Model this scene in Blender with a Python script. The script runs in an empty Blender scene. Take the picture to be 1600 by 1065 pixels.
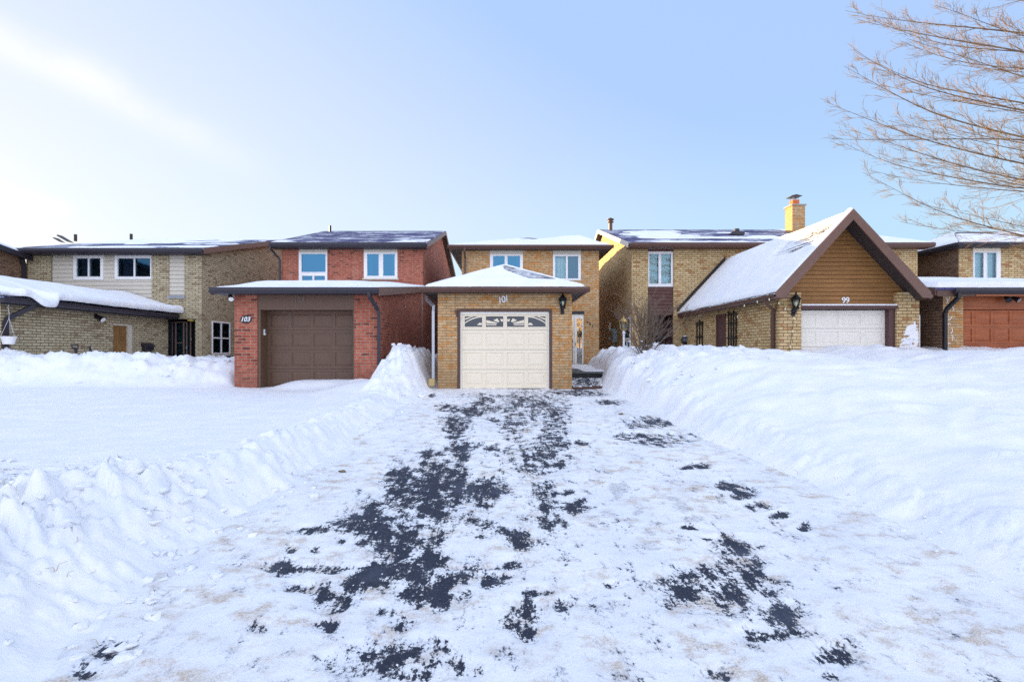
import bpy, bmesh, math, random
import numpy as np
from mathutils import Vector, Matrix
random.seed(7); rng = np.random.default_rng(11)
R = math.radians
scene = bpy.context.scene
COL = scene.collection
F, VX, VY, CZ = 800.0, 790.0, 546.0, 1.6          # focal length and level line measured on the photograph
def PX(px, Y): return (px - VX) * Y / F
def PZ(py, Y): return CZ + (VY - py) * Y / F

# ------------------------------------------------------------------ camera, world, sun
cam = bpy.data.cameras.new('camera'); camo = bpy.data.objects.new('camera', cam); COL.objects.link(camo)
camo.location = (0, 0, CZ); camo.rotation_euler = (R(90), 0, 0)
cam.sensor_width = 36; cam.lens = 36 * F / 1600
cam.shift_x = 10 / 1600; cam.shift_y = 13.5 / 1600
cam.clip_start = .05; cam.clip_end = 2000
scene.camera = camo

SKY_POW, SKY_GAIN, SKY_HUE, SKY_BACK, SKY_TOP = .05, 2.74, .0, 1.98, .84
SUN_EL, SUN_AZ = 8.2, 55.0                           # degrees above the horizon, degrees left of straight ahead
world = bpy.data.worlds.new('World'); scene.world = world; world.use_nodes = True
nt = world.node_tree; nt.nodes.clear()
def N(tree, typ, **kw):
    n = tree.nodes.new(typ)
    for k, v in kw.items():
        if k.startswith('i_'):
            key = k[2:]
            n.inputs[int(key) if key.isdigit() else key].default_value = v
        else: setattr(n, k, v)
    return n
sky = N(nt, 'ShaderNodeTexSky', sky_type='NISHITA', sun_disc=False, sun_elevation=R(SUN_EL), sun_rotation=R(-SUN_AZ),
        altitude=100, air_density=1.0, dust_density=1.2, ozone_density=3.0)
bg = N(nt, 'ShaderNodeBackground', i_Strength=.11)
wo = N(nt, 'ShaderNodeOutputWorld')
tc = N(nt, 'ShaderNodeTexCoord')
sx = N(nt, 'ShaderNodeSeparateColor', mode='HSV'); cx_ = N(nt, 'ShaderNodeCombineColor', mode='HSV')
nt.links.new(sky.outputs[0], sx.inputs[0])
def wm(op, a, b=0.0, c=None):
    m = N(nt, 'ShaderNodeMath', operation=op)
    for i, v in enumerate((a, b) if c is None else (a, b, c)):
        if isinstance(v, (int, float)): m.inputs[i].default_value = v
        else: nt.links.new(v, m.inputs[i])
    return m.outputs[0]
def wr(v, a, b, c, d):
    r = N(nt, 'ShaderNodeMapRange', i_1=a, i_2=b, i_3=c, i_4=d); r.interpolation_type = 'SMOOTHSTEP'; nt.links.new(v, r.inputs[0]); return r.outputs[0]
# the sky's range of brightness is compressed, the glow round the sun made whiter
val = wm('MULTIPLY', wm('POWER', sx.outputs[2], SKY_POW), SKY_GAIN)
dirn = N(nt, 'ShaderNodeVectorMath', operation='NORMALIZE'); nt.links.new(tc.outputs['Generated'], dirn.inputs[0])
dx_ = N(nt, 'ShaderNodeSeparateXYZ'); nt.links.new(dirn.outputs[0], dx_.inputs[0])
sat = wm('MINIMUM', wm('MULTIPLY', wm('POWER', sx.outputs[2], -1.0), 1.15), .55)
sat = wm('MULTIPLY', sat, wm('MULTIPLY', wr(dx_.outputs[1], .3, -.4, 1.0, .60), wr(dx_.outputs[2], .55, .95, 1.0, .8)))
nt.links.new(wm('MAXIMUM', wr(dx_.outputs[2], .0, .45, .562, .608), wr(dx_.outputs[1], .25, -.2, .5, .622)), cx_.inputs[0]); nt.links.new(sat, cx_.inputs[1]); nt.links.new(val, cx_.inputs[2])
bgain = wm('MULTIPLY', wr(dx_.outputs[1], .45, -.5, 1.0, SKY_BACK), wr(dx_.outputs[2], .55, .95, 1.0, SKY_TOP))   # unseen sky behind the camera brightened to light snow and fronts, overhead dimmed
vm_ = N(nt, 'ShaderNodeVectorMath', operation='SCALE'); nt.links.new(cx_.outputs[0], vm_.inputs[0]); nt.links.new(bgain, vm_.inputs['Scale'])
cn = N(nt, 'ShaderNodeTexNoise', i_Scale=9.0, i_Detail=5.0, i_Roughness=.6); nt.links.new(dirn.outputs[0], cn.inputs['Vector'])
wg = N(nt, 'ShaderNodeMix', data_type='RGBA', blend_type='MULTIPLY'); wg.inputs[7].default_value = (1.03, .985, .90, 1)     # cream glow round the low sun
nt.links.new(wr(sx.outputs[2], 4, 18, 0, 1), wg.inputs[0]); nt.links.new(vm_.outputs[0], wg.inputs[6]); col_ = wg.outputs[2]
for d0, d1, w_, x0, x1, amt in (((-790, 800, 486), (-400, 800, 296), .027, -.36, -.56, .30), ((-790, 800, 241), (-690, 800, 221), .011, -.622, -.668, .6)):
    n_ = Vector(d0).cross(Vector(d1)).normalized()                                 # thin cirrus streaks in the upper left
    dt = N(nt, 'ShaderNodeVectorMath', operation='DOT_PRODUCT'); dt.inputs[1].default_value = n_; nt.links.new(dirn.outputs[0], dt.inputs[0])
    q_ = wm('ADD', dt.outputs['Value'], wm('MULTIPLY', wm('SUBTRACT', cn.outputs[0], .5), w_ * 1.1))
    band = wm('EXPONENT', wm('MULTIPLY', wm('POWER', wm('ABSOLUTE', wm('DIVIDE', q_, w_)), 2.0), -1.0))
    f_ = wm('MULTIPLY', wm('MULTIPLY', band, wr(dx_.outputs[0], x0, x1, 0, 1)), wm('MULTIPLY', wr(cn.outputs[0], .25, .65, .5, 1), amt))
    mx = N(nt, 'ShaderNodeMix', data_type='RGBA'); mx.inputs[7].default_value = (4.1, 3.75, 3.45, 1)
    nt.links.new(f_, mx.inputs[0]); nt.links.new(col_, mx.inputs[6]); col_ = mx.outputs[2]
nt.links.new(col_, bg.inputs['Color']); nt.links.new(bg.outputs[0], wo.inputs['Surface'])

sl = bpy.data.lights.new('sun', 'SUN'); sl.energy = 5.0; sl.angle = R(.5); sl.color = (1, .73, .36)
so = bpy.data.objects.new('sun', sl); COL.objects.link(so)
sd = Vector((-math.sin(R(SUN_AZ)) * math.cos(R(SUN_EL)), math.cos(R(SUN_AZ)) * math.cos(R(SUN_EL)), math.sin(R(SUN_EL))))
so.rotation_euler = sd.to_track_quat('Z', 'Y').to_euler(); so.location = sd * 60
scene.cycles.use_denoising = False
scene.view_settings.view_transform = 'Standard'; scene.view_settings.look = 'None'
scene.view_settings.exposure = 1.68; scene.view_settings.gamma = 1

# ------------------------------------------------------------------ materials
def newmat(name):
    m = bpy.data.materials.new(name); m.use_nodes = True
    t = m.node_tree; t.nodes.clear()
    o = N(t, 'ShaderNodeOutputMaterial'); b = N(t, 'ShaderNodeBsdfPrincipled')
    t.links.new(b.outputs[0], o.inputs[0])
    return m, t, b
def rgba(c): return (c[0], c[1], c[2], 1)
def coords(t, kind='Object', scale=(1, 1, 1)):
    c = N(t, 'ShaderNodeTexCoord'); m = N(t, 'ShaderNodeMapping'); m.inputs['Scale'].default_value = scale
    t.links.new(c.outputs[kind], m.inputs[0]); return m.outputs[0]
def noise(t, vec, scale, detail=4.0, rough=.55):
    n = N(t, 'ShaderNodeTexNoise', i_Scale=scale, i_Detail=detail, i_Roughness=rough)
    t.links.new(vec, n.inputs['Vector']); return n.outputs[0]
def ramp(t, fac, a, b, lo=0.0, hi=1.0, smooth=True):
    r = N(t, 'ShaderNodeMapRange', i_1=a, i_2=b, i_3=lo, i_4=hi)
    if smooth: r.interpolation_type = 'SMOOTHSTEP'
    t.links.new(fac, r.inputs[0]); return r.outputs[0]
def mixc(t, fac, a, b, mode='MIX'):
    m = N(t, 'ShaderNodeMix', data_type='RGBA', blend_type=mode)
    for s, v in ((0, fac), (6, a), (7, b)):
        if isinstance(v, (int, float)): m.inputs[s].default_value = v
        elif isinstance(v, tuple): m.inputs[s].default_value = rgba(v)
        else: t.links.new(v, m.inputs[s])
    return m.outputs[2]
def math_(t, op, a, b=0.0):
    m = N(t, 'ShaderNodeMath', operation=op)
    for s, v in ((0, a), (1, b)):
        if isinstance(v, (int, float)): m.inputs[s].default_value = v
        else: t.links.new(v, m.inputs[s])
    return m.outputs[0]
def bump(t, b, h, strength=.3, dist=.01):
    n = N(t, 'ShaderNodeBump', i_Strength=strength, i_Distance=dist); t.links.new(h, n.inputs['Height'])
    t.links.new(n.outputs[0], b.inputs['Normal'])

def plain(name, col, rough=.5, var=.12, scale=6, bmp=0, metal=0, spec=.4):
    m, t, b = newmat(name); v = coords(t)
    n = noise(t, v, scale); n2 = noise(t, v, scale * 9, 3)
    f = math_(t, 'ADD', math_(t, 'MULTIPLY', n, .7), math_(t, 'MULTIPLY', n2, .3))
    lo = tuple(c * (1 - var * 1.6) for c in col); hi = tuple(min(1, c * (1 + var * 1.6)) for c in col)
    t.links.new(mixc(t, f, lo, hi), b.inputs['Base Color'])
    b.inputs['Roughness'].default_value = rough; b.inputs['Metallic'].default_value = metal
    b.inputs['Specular IOR Level'].default_value = spec
    if bmp: bump(t, b, n2, .4, bmp)
    return m

def brick(name, c1, c2, dark, mortar, bw=.24, bh=.085, ms=.011, grime=.35, acc=.84):
    m, t, b = newmat(name)
    uv = coords(t, 'UV')
    wob = N(t, 'ShaderNodeTexNoise', i_Scale=3.0, i_Detail=2.0); t.links.new(uv, wob.inputs['Vector'])
    vm = N(t, 'ShaderNodeVectorMath', operation='MULTIPLY_ADD'); vm.inputs[1].default_value = (.010, .010, 0)
    t.links.new(wob.outputs['Color'], vm.inputs[0]); t.links.new(uv, vm.inputs[2])
    bt = N(t, 'ShaderNodeTexBrick', i_Scale=1.0, offset=.5)
    bt.inputs['Brick Width'].default_value = bw; bt.inputs['Row Height'].default_value = bh
    bt.inputs['Mortar Size'].default_value = ms; bt.inputs['Mortar Smooth'].default_value = .15; bt.inputs['Bias'].default_value = 0
    bt.inputs['Color1'].default_value = (0, 0, 0, 1); bt.inputs['Color2'].default_value = (1, 1, 1, 1); bt.inputs['Mortar'].default_value = (.5, .5, .5, 1)
    t.links.new(vm.outputs[0], bt.inputs['Vector'])
    pb = bt.outputs['Color']                           # one random grey per brick
    body = mixc(t, ramp(t, pb, .05, .95, 0, 1, False), c1, c2)
    body = mixc(t, ramp(t, pb, acc, acc + .09), body, dark)
    big = noise(t, uv, .55, 4); fine = noise(t, uv, 38, 4, .7); med = noise(t, uv, 7, 3)
    body = mixc(t, ramp(t, fine, .3, .75, 0, .42), body, tuple(c * .45 for c in c1))
    body = mixc(t, ramp(t, med, .4, .7, 0, .35), body, tuple(min(1, c * 1.35) for c in c2))
    mo = mixc(t, ramp(t, med, .3, .7), tuple(c * .7 for c in mortar), mortar)
    col = mixc(t, bt.outputs['Fac'], body, mo)
    col = mixc(t, ramp(t, big, .42, .72, 0, grime), col, tuple(c * .55 for c in c1))
    sp = N(t, 'ShaderNodeSeparateXYZ'); t.links.new(uv, sp.inputs[0]); lowz = math_(t, 'ADD', sp.outputs[1], math_(t, 'MULTIPLY', med, .7))
    col = mixc(t, ramp(t, lowz, 1.75, 1.0, 0, .38), col, tuple(.5 * (c + m_) * .62 for c, m_ in zip(c1, mortar)))
    st_ = noise(t, coords(t, 'UV', (1.6, .35, 1)), 1.0, 5, .65); col = mixc(t, ramp(t, st_, .58, .78, 0, .30), col, tuple(min(1, c * 1.25 + .06) for c in mortar))
    t.links.new(col, b.inputs['Base Color']); b.inputs['Roughness'].default_value = .9
    b.inputs['Specular IOR Level'].default_value = .15
    h = math_(t, 'SUBTRACT', math_(t, 'MULTIPLY', fine, .35), bt.outputs['Fac'])
    bump(t, b, h, .9, .012)
    return m

def shingle(name, c1, c2, dust=.5, dscale=1.0, stripes=.6):
    """asphalt shingles with a dusting of blown snow lying on them"""
    m, t, b = newmat(name); uv = coords(t, 'UV')
    bt = N(t, 'ShaderNodeTexBrick', i_Scale=1.0, offset=.5)
    for k, v in (('Brick Width', .30), ('Row Height', .14), ('Mortar Size', .008), ('Mortar Smooth', .2)): bt.inputs[k].default_value = v
    bt.inputs['Color1'].default_value = rgba(c1); bt.inputs['Color2'].default_value = rgba(c2); bt.inputs['Mortar'].default_value = (.02, .02, .025, 1)
    t.links.new(uv, bt.inputs['Vector'])
    fine = noise(t, uv, 60, 3, .7); n1 = noise(t, uv, .8 * dscale, 5, .6); n2 = noise(t, coords(t, 'UV', (7, 16, 1)), 1, 6, .75)
    col = mixc(t, ramp(t, fine, .3, .7, 0, .5), bt.outputs['Color'], tuple(c * .5 for c in c1))
    wv = N(t, 'ShaderNodeTexWave', wave_type='BANDS', bands_direction='Y', i_Scale=1.0 / (.14 * 2 * math.pi) * 2 * math.pi / 2, i_Distortion=1.2)
    t.links.new(uv, wv.inputs[0])
    s = math_(t, 'ADD', math_(t, 'MULTIPLY', n1, 1.0), math_(t, 'ADD', math_(t, 'MULTIPLY', n2, .75), math_(t, 'MULTIPLY', wv.outputs['Fac'], .12 * stripes)))
    mask = ramp(t, s, 1.16 - dust * .62, 1.40 - dust * .62, 0, .9)
    col = mixc(t, mask, col, (.80, .82, .86))
    t.links.new(col, b.inputs['Base Color']); b.inputs['Roughness'].default_value = .85; b.inputs['Specular IOR Level'].default_value = .2
    bump(t, b, math_(t, 'SUBTRACT', math_(t, 'ADD', math_(t, 'MULTIPLY', mask, .8), math_(t, 'MULTIPLY', fine, .3)), bt.outputs['Fac']), .6, .012)
    return m

def snow_mat(name, dirt=.0, scale=1.0):
    m, t, b = newmat(name); v = coords(t)
    a = noise(t, v, 2.2 * scale, 5, .6); f = noise(t, v, 26 * scale, 5, .7); g = noise(t, v, 140 * scale, 3, .7)
    col = mixc(t, ramp(t, a, .35, .7), (.83, .85, .90), (.92, .91, .90))
    if dirt:
        d = noise(t, v, 3.5, 6, .72); d2 = noise(t, v, 60, 3, .8)
        col = mixc(t, math_(t, 'MULTIPLY', ramp(t, d, .56, .74), ramp(t, d2, .40, .62, 0, dirt)), col, (.46, .36, .25))
    t.links.new(col, b.inputs['Base Color']); b.inputs['Roughness'].default_value = .75
    b.inputs['Specular IOR Level'].default_value = .25
    h = math_(t, 'ADD', math_(t, 'MULTIPLY', a, .9), math_(t, 'ADD', math_(t, 'MULTIPLY', f, .45), math_(t, 'MULTIPLY', g, .16)))
    bump(t, b, h, .55, .05)
    return m

def wood(name, c1, c2, axis=(1, 1, 14), rough=.5):
    m, t, b = newmat(name); v = coords(t, 'Object', axis)
    n = noise(t, v, 2.2, 6, .65); n2 = noise(t, coords(t), 1.3, 3)
    col = mixc(t, ramp(t, n, .3, .7), c1, c2); col = mixc(t, ramp(t, n2, .35, .7, 0, .35), col, tuple(c * .6 for c in c1))
    t.links.new(col, b.inputs['Base Color']); b.inputs['Roughness'].default_value = rough; b.inputs['Specular IOR Level'].default_value = .3
    bump(t, b, n, .25, .006)
    return m

def glass_mat(name, refl=.4, tint=(.55, .72, .80), gl=(.13, .38, .60)):
    m = bpy.data.materials.new(name); m.use_nodes = True; t = m.node_tree; t.nodes.clear()
    o = N(t, 'ShaderNodeOutputMaterial'); mxs = N(t, 'ShaderNodeMixShader')
    tr = N(t, 'ShaderNodeBsdfTransparent'); tr.inputs[0].default_value = rgba(tint)
    g = N(t, 'ShaderNodeBsdfGlossy'); g.inputs['Roughness'].default_value = .02; g.inputs[0].default_value = rgba(gl)
    n = noise(t, coords(t), 1.1, 2); bp = N(t, 'ShaderNodeBump', i_Strength=.05, i_Distance=.05); t.links.new(n, bp.inputs['Height']); t.links.new(bp.outputs[0], g.inputs['Normal'])
    fr = N(t, 'ShaderNodeFresnel', i_IOR=1.5)
    fac = math_(t, 'MAXIMUM', fr.outputs[0], refl)
    t.links.new(fac, mxs.inputs[0]); t.links.new(tr.outputs[0], mxs.inputs[1]); t.links.new(g.outputs[0], mxs.inputs[2])
    t.links.new(mxs.outputs[0], o.inputs[0]); return m

MT = dict(
    red_brick=brick('red_brick', (.36, .080, .048), (.49, .145, .092), (.16, .045, .035), (.42, .28, .20), .235, .084, .011, .3),
    tan_brick=brick('tan_brick', (.50, .30, .14), (.66, .455, .25), (.60, .26, .07), (.38, .265, .15), .25, .076, .008, .35, .70),
    buff_brick=brick('buff_brick', (.54, .36, .155), (.70, .52, .28), (.42, .19, .07), (.22, .165, .11), .25, .090, .010, .25),
    grey_brick=brick('grey_brick', (.44, .36, .22), (.60, .52, .35), (.28, .20, .12), (.16, .13, .095), .27, .086, .010, .25),
    brown_brick=brick('brown_brick', (.20, .11, .07), (.30, .18, .11), (.12, .07, .05), (.12, .09, .07), .25, .088, .012, .25),
    dark_shingle=shingle('dark_shingle', (.075, .072, .17), (.115, .11, .24), .47),
    blue_shingle=shingle('blue_shingle', (.04, .055, .15), (.065, .09, .21), .47, .6),
    brown_shingle=shingle('brown_shingle', (.075, .065, .075), (.12, .10, .105), .56, .8),
    snow=snow_mat('snow', .10), roof_snow=snow_mat('roof_snow', 0),
    brown_metal=plain('brown_metal', (.095, .045, .032), .45, .15), dark_metal=plain('dark_metal', (.030, .026, .036), .45, .15),
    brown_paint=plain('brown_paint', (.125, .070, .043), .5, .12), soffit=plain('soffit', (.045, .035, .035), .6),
    black=plain('black', (.012, .012, .016), .4), white=plain('white', (.80, .79, .78), .45, .04), cream=plain('cream', (.84, .735, .56), .45, .035),
    offwhite=plain('offwhite', (.80, .765, .68), .5, .05), beige=plain('beige', (.58, .53, .44), .55, .06), tan_siding=wood('tan_siding', (.27, .13, .042), (.36, .18, .062), (.6, 1, 9), .6),
    plum_siding=wood('plum_siding', (.10, .045, .035), (.135, .062, .05), (.6, 1, 9), .6), cedar=wood('cedar', (.33, .085, .026), (.46, .135, .042), (.8, 1, 10), .42),
    oak=wood('oak', (.20, .10, .035), (.32, .17, .06), (10, 10, 1), .45), taupe=plain('taupe', (.17, .11, .09), .5, .08),
    interior=plain('interior', (.035, .04, .05), .8, .3), curtain=plain('curtain', (.66, .70, .68), .8, .05), dark_curtain=plain('dark_curtain', (.07, .09, .14), .8, .2),
    glass=glass_mat('glass', .42), pale_glass=glass_mat('pale_glass', .16, (.78, .90, .90), (.4, .7, .9)), dark_glass=glass_mat('dark_glass', .16, (.4, .45, .55)),
    smoke_glass=glass_mat('smoke_glass', .14, (.5, .5, .5), (.5, .52, .55)), door_glass=glass_mat('door_glass', .5, (.5, .55, .6), (.95, .93, .9)), gold_leaf=plain('gold_leaf', (.50, .33, .08), .8, .3),
    lamp_glass=glass_mat('lamp_glass', .12, (.9, .9, .8)), bulb=plain('bulb', (.85, .78, .52), .3, .03), brass=plain('brass', (.55, .36, .12), .3, .1, 6, 0, .9),
    steel=plain('steel', (.42, .44, .47), .35, .1, 6, 0, .6), terracotta=plain('terracotta', (.55, .13, .045), .8, .15), concrete=plain('concrete', (.34, .30, .25), .85, .2, 9, .004),
    bark=plain('bark', (.15, .10, .062), .85, .3, 14, .006), sunlit_twig=plain('sunlit_twig', (.27, .165, .068), .8, .25), twig=plain('twig', (.15, .105, .075), .85, .25), stalk=plain('stalk', (.42, .33, .17), .8),
    stone=plain('stone', (.20, .15, .10), .9, .35, 20, .02), slate=plain('slate', (.10, .11, .11), .7, .3, 8, .004),
    green_meter=plain('green_meter', (.22, .27, .27), .5), plastic_black=plain('plastic_black', (.02, .02, .03), .35),
    straw=plain('straw', (.50, .37, .16), .7), plum_paint=plain('plum_paint', (.085, .038, .036), .5, .12), pink_fascia=plain('pink_fascia', (.16, .088, .066), .5, .1),
    toy_yellow=plain('toy_yellow', (.60, .46, .10), .7, .2), toy_brown=plain('toy_brown', (.28, .14, .08), .7, .2),
)

# ------------------------------------------------------------------ mesh builder
class MB:
    def __init__(s): s.v = []; s.f = []; s.m = []; s.cur = 0; s.smooth = []; s.sm = False
    def add(s, pts, faces):
        o = len(s.v); s.v += [tuple(p) for p in pts]
        for f in faces: s.f.append(tuple(i + o for i in f)); s.m.append(s.cur); s.smooth.append(s.sm)
    def poly(s, *p): s.add(p, [tuple(range(len(p)))])
    def box(s, x0, x1, y0, y1, z0, z1):
        if x0 > x1: x0, x1 = x1, x0
        if y0 > y1: y0, y1 = y1, y0
        if z0 > z1: z0, z1 = z1, z0
        p = [(x0, y0, z0), (x1, y0, z0), (x1, y1, z0), (x0, y1, z0), (x0, y0, z1), (x1, y0, z1), (x1, y1, z1), (x0, y1, z1)]
        s.add(p, [(0, 3, 2, 1), (4, 5, 6, 7), (0, 1, 5, 4), (1, 2, 6, 5), (2, 3, 7, 6), (3, 0, 4, 7)])
    def cbox(s, x0, x1, y0, y1, z0, z1, c=.006):
        """box with chamfered edges"""
        bm = bmesh.new(); bmesh.ops.create_cube(bm, size=1)
        for v in bm.verts: v.co = Vector(((x0 + x1) / 2 + v.co.x * abs(x1 - x0), (y0 + y1) / 2 + v.co.y * abs(y1 - y0), (z0 + z1) / 2 + v.co.z * abs(z1 - z0)))
        bmesh.ops.bevel(bm, geom=bm.edges[:], offset=c, segments=1, affect='EDGES')
        s.bm(bm)
    def bm(s, bm, mat=None):
        bm.verts.index_update(); pts = [(mat @ v.co if mat else v.co)[:] for v in bm.verts]
        s.add(pts, [tuple(v.index for v in f.verts) for f in bm.faces]); bm.free()
    def prism(s, poly, d):
        """closed polygon of 3D points pushed along vector d"""
        n = len(poly); d = Vector(d); a = [Vector(p) for p in poly]; b = [p + d for p in a]
        s.add([p[:] for p in a + b], [tuple(range(n))[::-1], tuple(range(n, 2 * n))] + [(i, (i + 1) % n, (i + 1) % n + n, i + n) for i in range(n)])
    def tube(s, pts, rad, n=8, cap=True, rot=0, sq=1.0):
        pts = [Vector(p) for p in pts]; k = len(pts)
        if not hasattr(rad, '__len__'): rad = [rad] * k
        up = None; vs = []; fs = []
        for i, p in enumerate(pts):
            d = (pts[min(i + 1, k - 1)] - pts[max(i - 1, 0)]).normalized()
            if up is None:
                up = Vector((0, 0, 1)) if abs(d.z) < .9 else Vector((0, 1, 0))
            a = up - d * up.dot(d)
            if a.length < 1e-4: a = d.orthogonal()
            a.normalize(); b = d.cross(a); up = a
            for j in range(n):
                t = 2 * math.pi * j / n + rot
                vs.append((p + (a * math.cos(t) + b * math.sin(t) * sq) * rad[i])[:])
        for i in range(k - 1):
            for j in range(n): fs.append((i * n + j, i * n + (j + 1) % n, (i + 1) * n + (j + 1) % n, (i + 1) * n + j))
        if cap: fs += [tuple(range(n))[::-1], tuple(range((k - 1) * n, k * n))]
        s.add(vs, fs)
    def lathe(s, prof, c, n=16, axis='z'):
        vs = []; fs = []; k = len(prof)
        for r, h in prof:
            for j in range(n):
                t = 2 * math.pi * j / n
                if axis == 'z': vs.append((c[0] + r * math.cos(t), c[1] + r * math.sin(t), c[2] + h))
                else: vs.append((c[0] + r * math.cos(t), c[1] + h, c[2] + r * math.sin(t)))
        for i in range(k - 1):
            for j in range(n): fs.append((i * n + j, i * n + (j + 1) % n, (i + 1) * n + (j + 1) % n, (i + 1) * n + j))
        fs += [tuple(range(n))[::-1], tuple(range((k - 1) * n, k * n))]
        s.add(vs, fs)
    def build(s, name, mats, parent=None):
        """one mesh object; pieces that stand apart from each other become parts of their own"""
        nf = len(s.f)
        if parent is None or nf > 2500 or nf < 2: return s.build_one(name, mats, parent)
        V = np.array(s.v); par = list(range(nf))
        def find(i):
            while par[i] != i: par[i] = par[par[i]]; i = par[i]
            return i
        own = {}
        for i, f in enumerate(s.f):
            for v in f:
                k = tuple(np.round(V[v], 4))
                if k in own: par[find(i)] = find(own[k])
                else: own[k] = i
        isl = np.array([find(i) for i in range(nf)]); ids = np.unique(isl)
        if len(ids) < 2: return s.build_one(name, mats, parent)
        lo = []; hi = []
        for k in ids:
            vs = sorted({v for i in np.nonzero(isl == k)[0] for v in s.f[i]}); lo.append(V[vs].min(0)); hi.append(V[vs].max(0))
        lo = np.array(lo); hi = np.array(hi); size = (hi - lo).max(1)
        gap = np.maximum(0, np.maximum(lo[:, None] - hi[None], lo[None] - hi[:, None])); near = np.sqrt((gap ** 2).sum(2)) <= np.maximum(.02, (.3 if name == 'rake_board' else .5) * np.maximum(size[:, None], size[None]))
        pp = list(range(len(ids)))
        def fp(i):
            while pp[i] != i: i = pp[i]
            return i
        for a, b in zip(*np.nonzero(np.triu(near, 1))): pp[fp(a)] = fp(b)
        grp = np.array([fp(i) for i in range(len(ids))]); gs = np.unique(grp)
        if len(gs) < 2 or len(gs) > 12: return s.build_one(name, mats, parent)
        out = []
        for g in gs:
            keep = set(ids[grp == g]); q = MB(); remap = {}
            for i, f in enumerate(s.f):
                if isl[i] not in keep: continue
                for v in f:
                    if v not in remap: remap[v] = len(q.v); q.v.append(s.v[v])
                q.f.append(tuple(remap[v] for v in f)); q.m.append(s.m[i]); q.smooth.append(s.smooth[i])
            out.append(q)
        out.sort(key=lambda q: -len(q.f))
        obs = [q.build_one(name, mats, parent) for q in out]
        return obs[0]
    def build_one(s, name, mats, parent=None):
        if not isinstance(mats, (list, tuple)): mats = [mats]
        root = parent
        while root is not None and root.parent is not None: root = root.parent
        off = np.array(root.location) if root is not None else np.zeros(3)
        V = np.array(s.v, dtype=np.float64).reshape(-1, 3)
        me = bpy.data.meshes.new(name)
        me.from_pydata((V - off).tolist(), [], s.f)
        for m in mats: me.materials.append(MT[m] if isinstance(m, str) else m)
        me.polygons.foreach_set('material_index', s.m); me.polygons.foreach_set('use_smooth', s.smooth)
        bm = bmesh.new(); bm.from_mesh(me)
        if not getattr(s, 'keep', False): bmesh.ops.recalc_face_normals(bm, faces=bm.faces)
        uvl = bm.loops.layers.uv.new('UVMap')
        Z = Vector((0, 0, 1)); O = Vector(off)
        for f in bm.faces:
            n = f.normal
            if abs(n.z) > .995 or n.length < .5: u, v = Vector((1, 0, 0)), Vector((0, 1, 0))
            else:
                u = Z.cross(n).normalized(); v = n.cross(u)
                if v.z < 0: v = -v
                if abs(u.x) > abs(u.y): u = u if u.x > 0 else -u
                else: u = u if u.y > 0 else -u
            for l in f.loops:
                p = l.vert.co + O
                l[uvl].uv = (p.dot(u), p.dot(v))
        bm.to_mesh(me); bm.free()
        o = bpy.data.objects.new(name, me); COL.objects.link(o)
        if parent is not None: o.parent = parent
        return o

def tag(o, label, cat, group=None):
    o['label'] = label; o['category'] = cat
    if group: o['group'] = group
    return o
def thing(name, loc, label, cat, group=None):
    o = bpy.data.objects.new(name, None); o.empty_display_size = .3; COL.objects.link(o); o.location = loc
    return tag(o, label, cat, group)
def stuff(o): o['kind'] = 'stuff'; return o
def structure(o): o['kind'] = 'structure'; return o

def grid_object(name, V, nu, nv, mats, parent=None, attr=None, smooth=True):
    """rows of nu vertices, nv rows"""
    root = parent
    while root is not None and root.parent is not None: root = root.parent
    off = np.array(root.location) if root is not None else np.zeros(3)
    V = np.asarray(V, dtype=np.float32).reshape(-1, 3) - off.astype(np.float32)
    i = np.arange(nu * nv).reshape(nv, nu)
    q = np.stack([i[:-1, :-1], i[:-1, 1:], i[1:, 1:], i[1:, :-1]], -1).reshape(-1, 4)
    me = bpy.data.meshes.new(name)
    me.vertices.add(len(V)); me.vertices.foreach_set('co', V.ravel())
    me.loops.add(q.size); me.loops.foreach_set('vertex_index', q.ravel().astype(np.int32))
    me.polygons.add(len(q)); me.polygons.foreach_set('loop_start', np.arange(0, q.size, 4, dtype=np.int32))
    me.polygons.foreach_set('use_smooth', np.full(len(q), smooth))
    me.update(calc_edges=True)
    if attr:
        for k, a in attr.items():
            at = me.attributes.new(k, 'FLOAT', 'POINT'); at.data.foreach_set('value', np.asarray(a, dtype=np.float32).ravel())
    if not isinstance(mats, (list, tuple)): mats = [mats]
    for m in mats: me.materials.append(MT[m] if isinstance(m, str) else m)
    me.validate()
    o = bpy.data.objects.new(name, me); COL.objects.link(o)
    if parent is not None: o.parent = parent
    return o

# ------------------------------------------------------------------ numpy noise
_P = np.random.default_rng(3).random((257, 257))
def vn(x, y, seed=0):
    x = np.asarray(x, float) + seed * 17.31; y = np.asarray(y, float) + seed * 7.77
    ix = np.floor(x); iy = np.floor(y); fx = x - ix; fy = y - iy
    fx = fx * fx * fx * (fx * (fx * 6 - 15) + 10); fy = fy * fy * fy * (fy * (fy * 6 - 15) + 10)
    a = ix.astype(int) % 256; b = iy.astype(int) % 256
    return (_P[a, b] * (1 - fx) + _P[a + 1, b] * fx) * (1 - fy) + (_P[a, b + 1] * (1 - fx) + _P[a + 1, b + 1] * fx) * fy
def fbm(x, y, oct=4, seed=0, g=.5):
    s = 0; a = 1; t = 0
    for k in range(oct): s = s + a * vn(x * 2 ** k, y * 2 ** k, seed + k); t += a; a *= g
    return s / t - .5
def billow(x, y, oct=4, seed=0):
    s = 0; a = 1; t = 0
    for k in range(oct):
        s = s + a * (1 - np.abs(2 * vn(x * 2 ** k, y * 2 ** k, seed + k) - 1) ** 1.0); t += a; a *= .5
    return s / t
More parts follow.
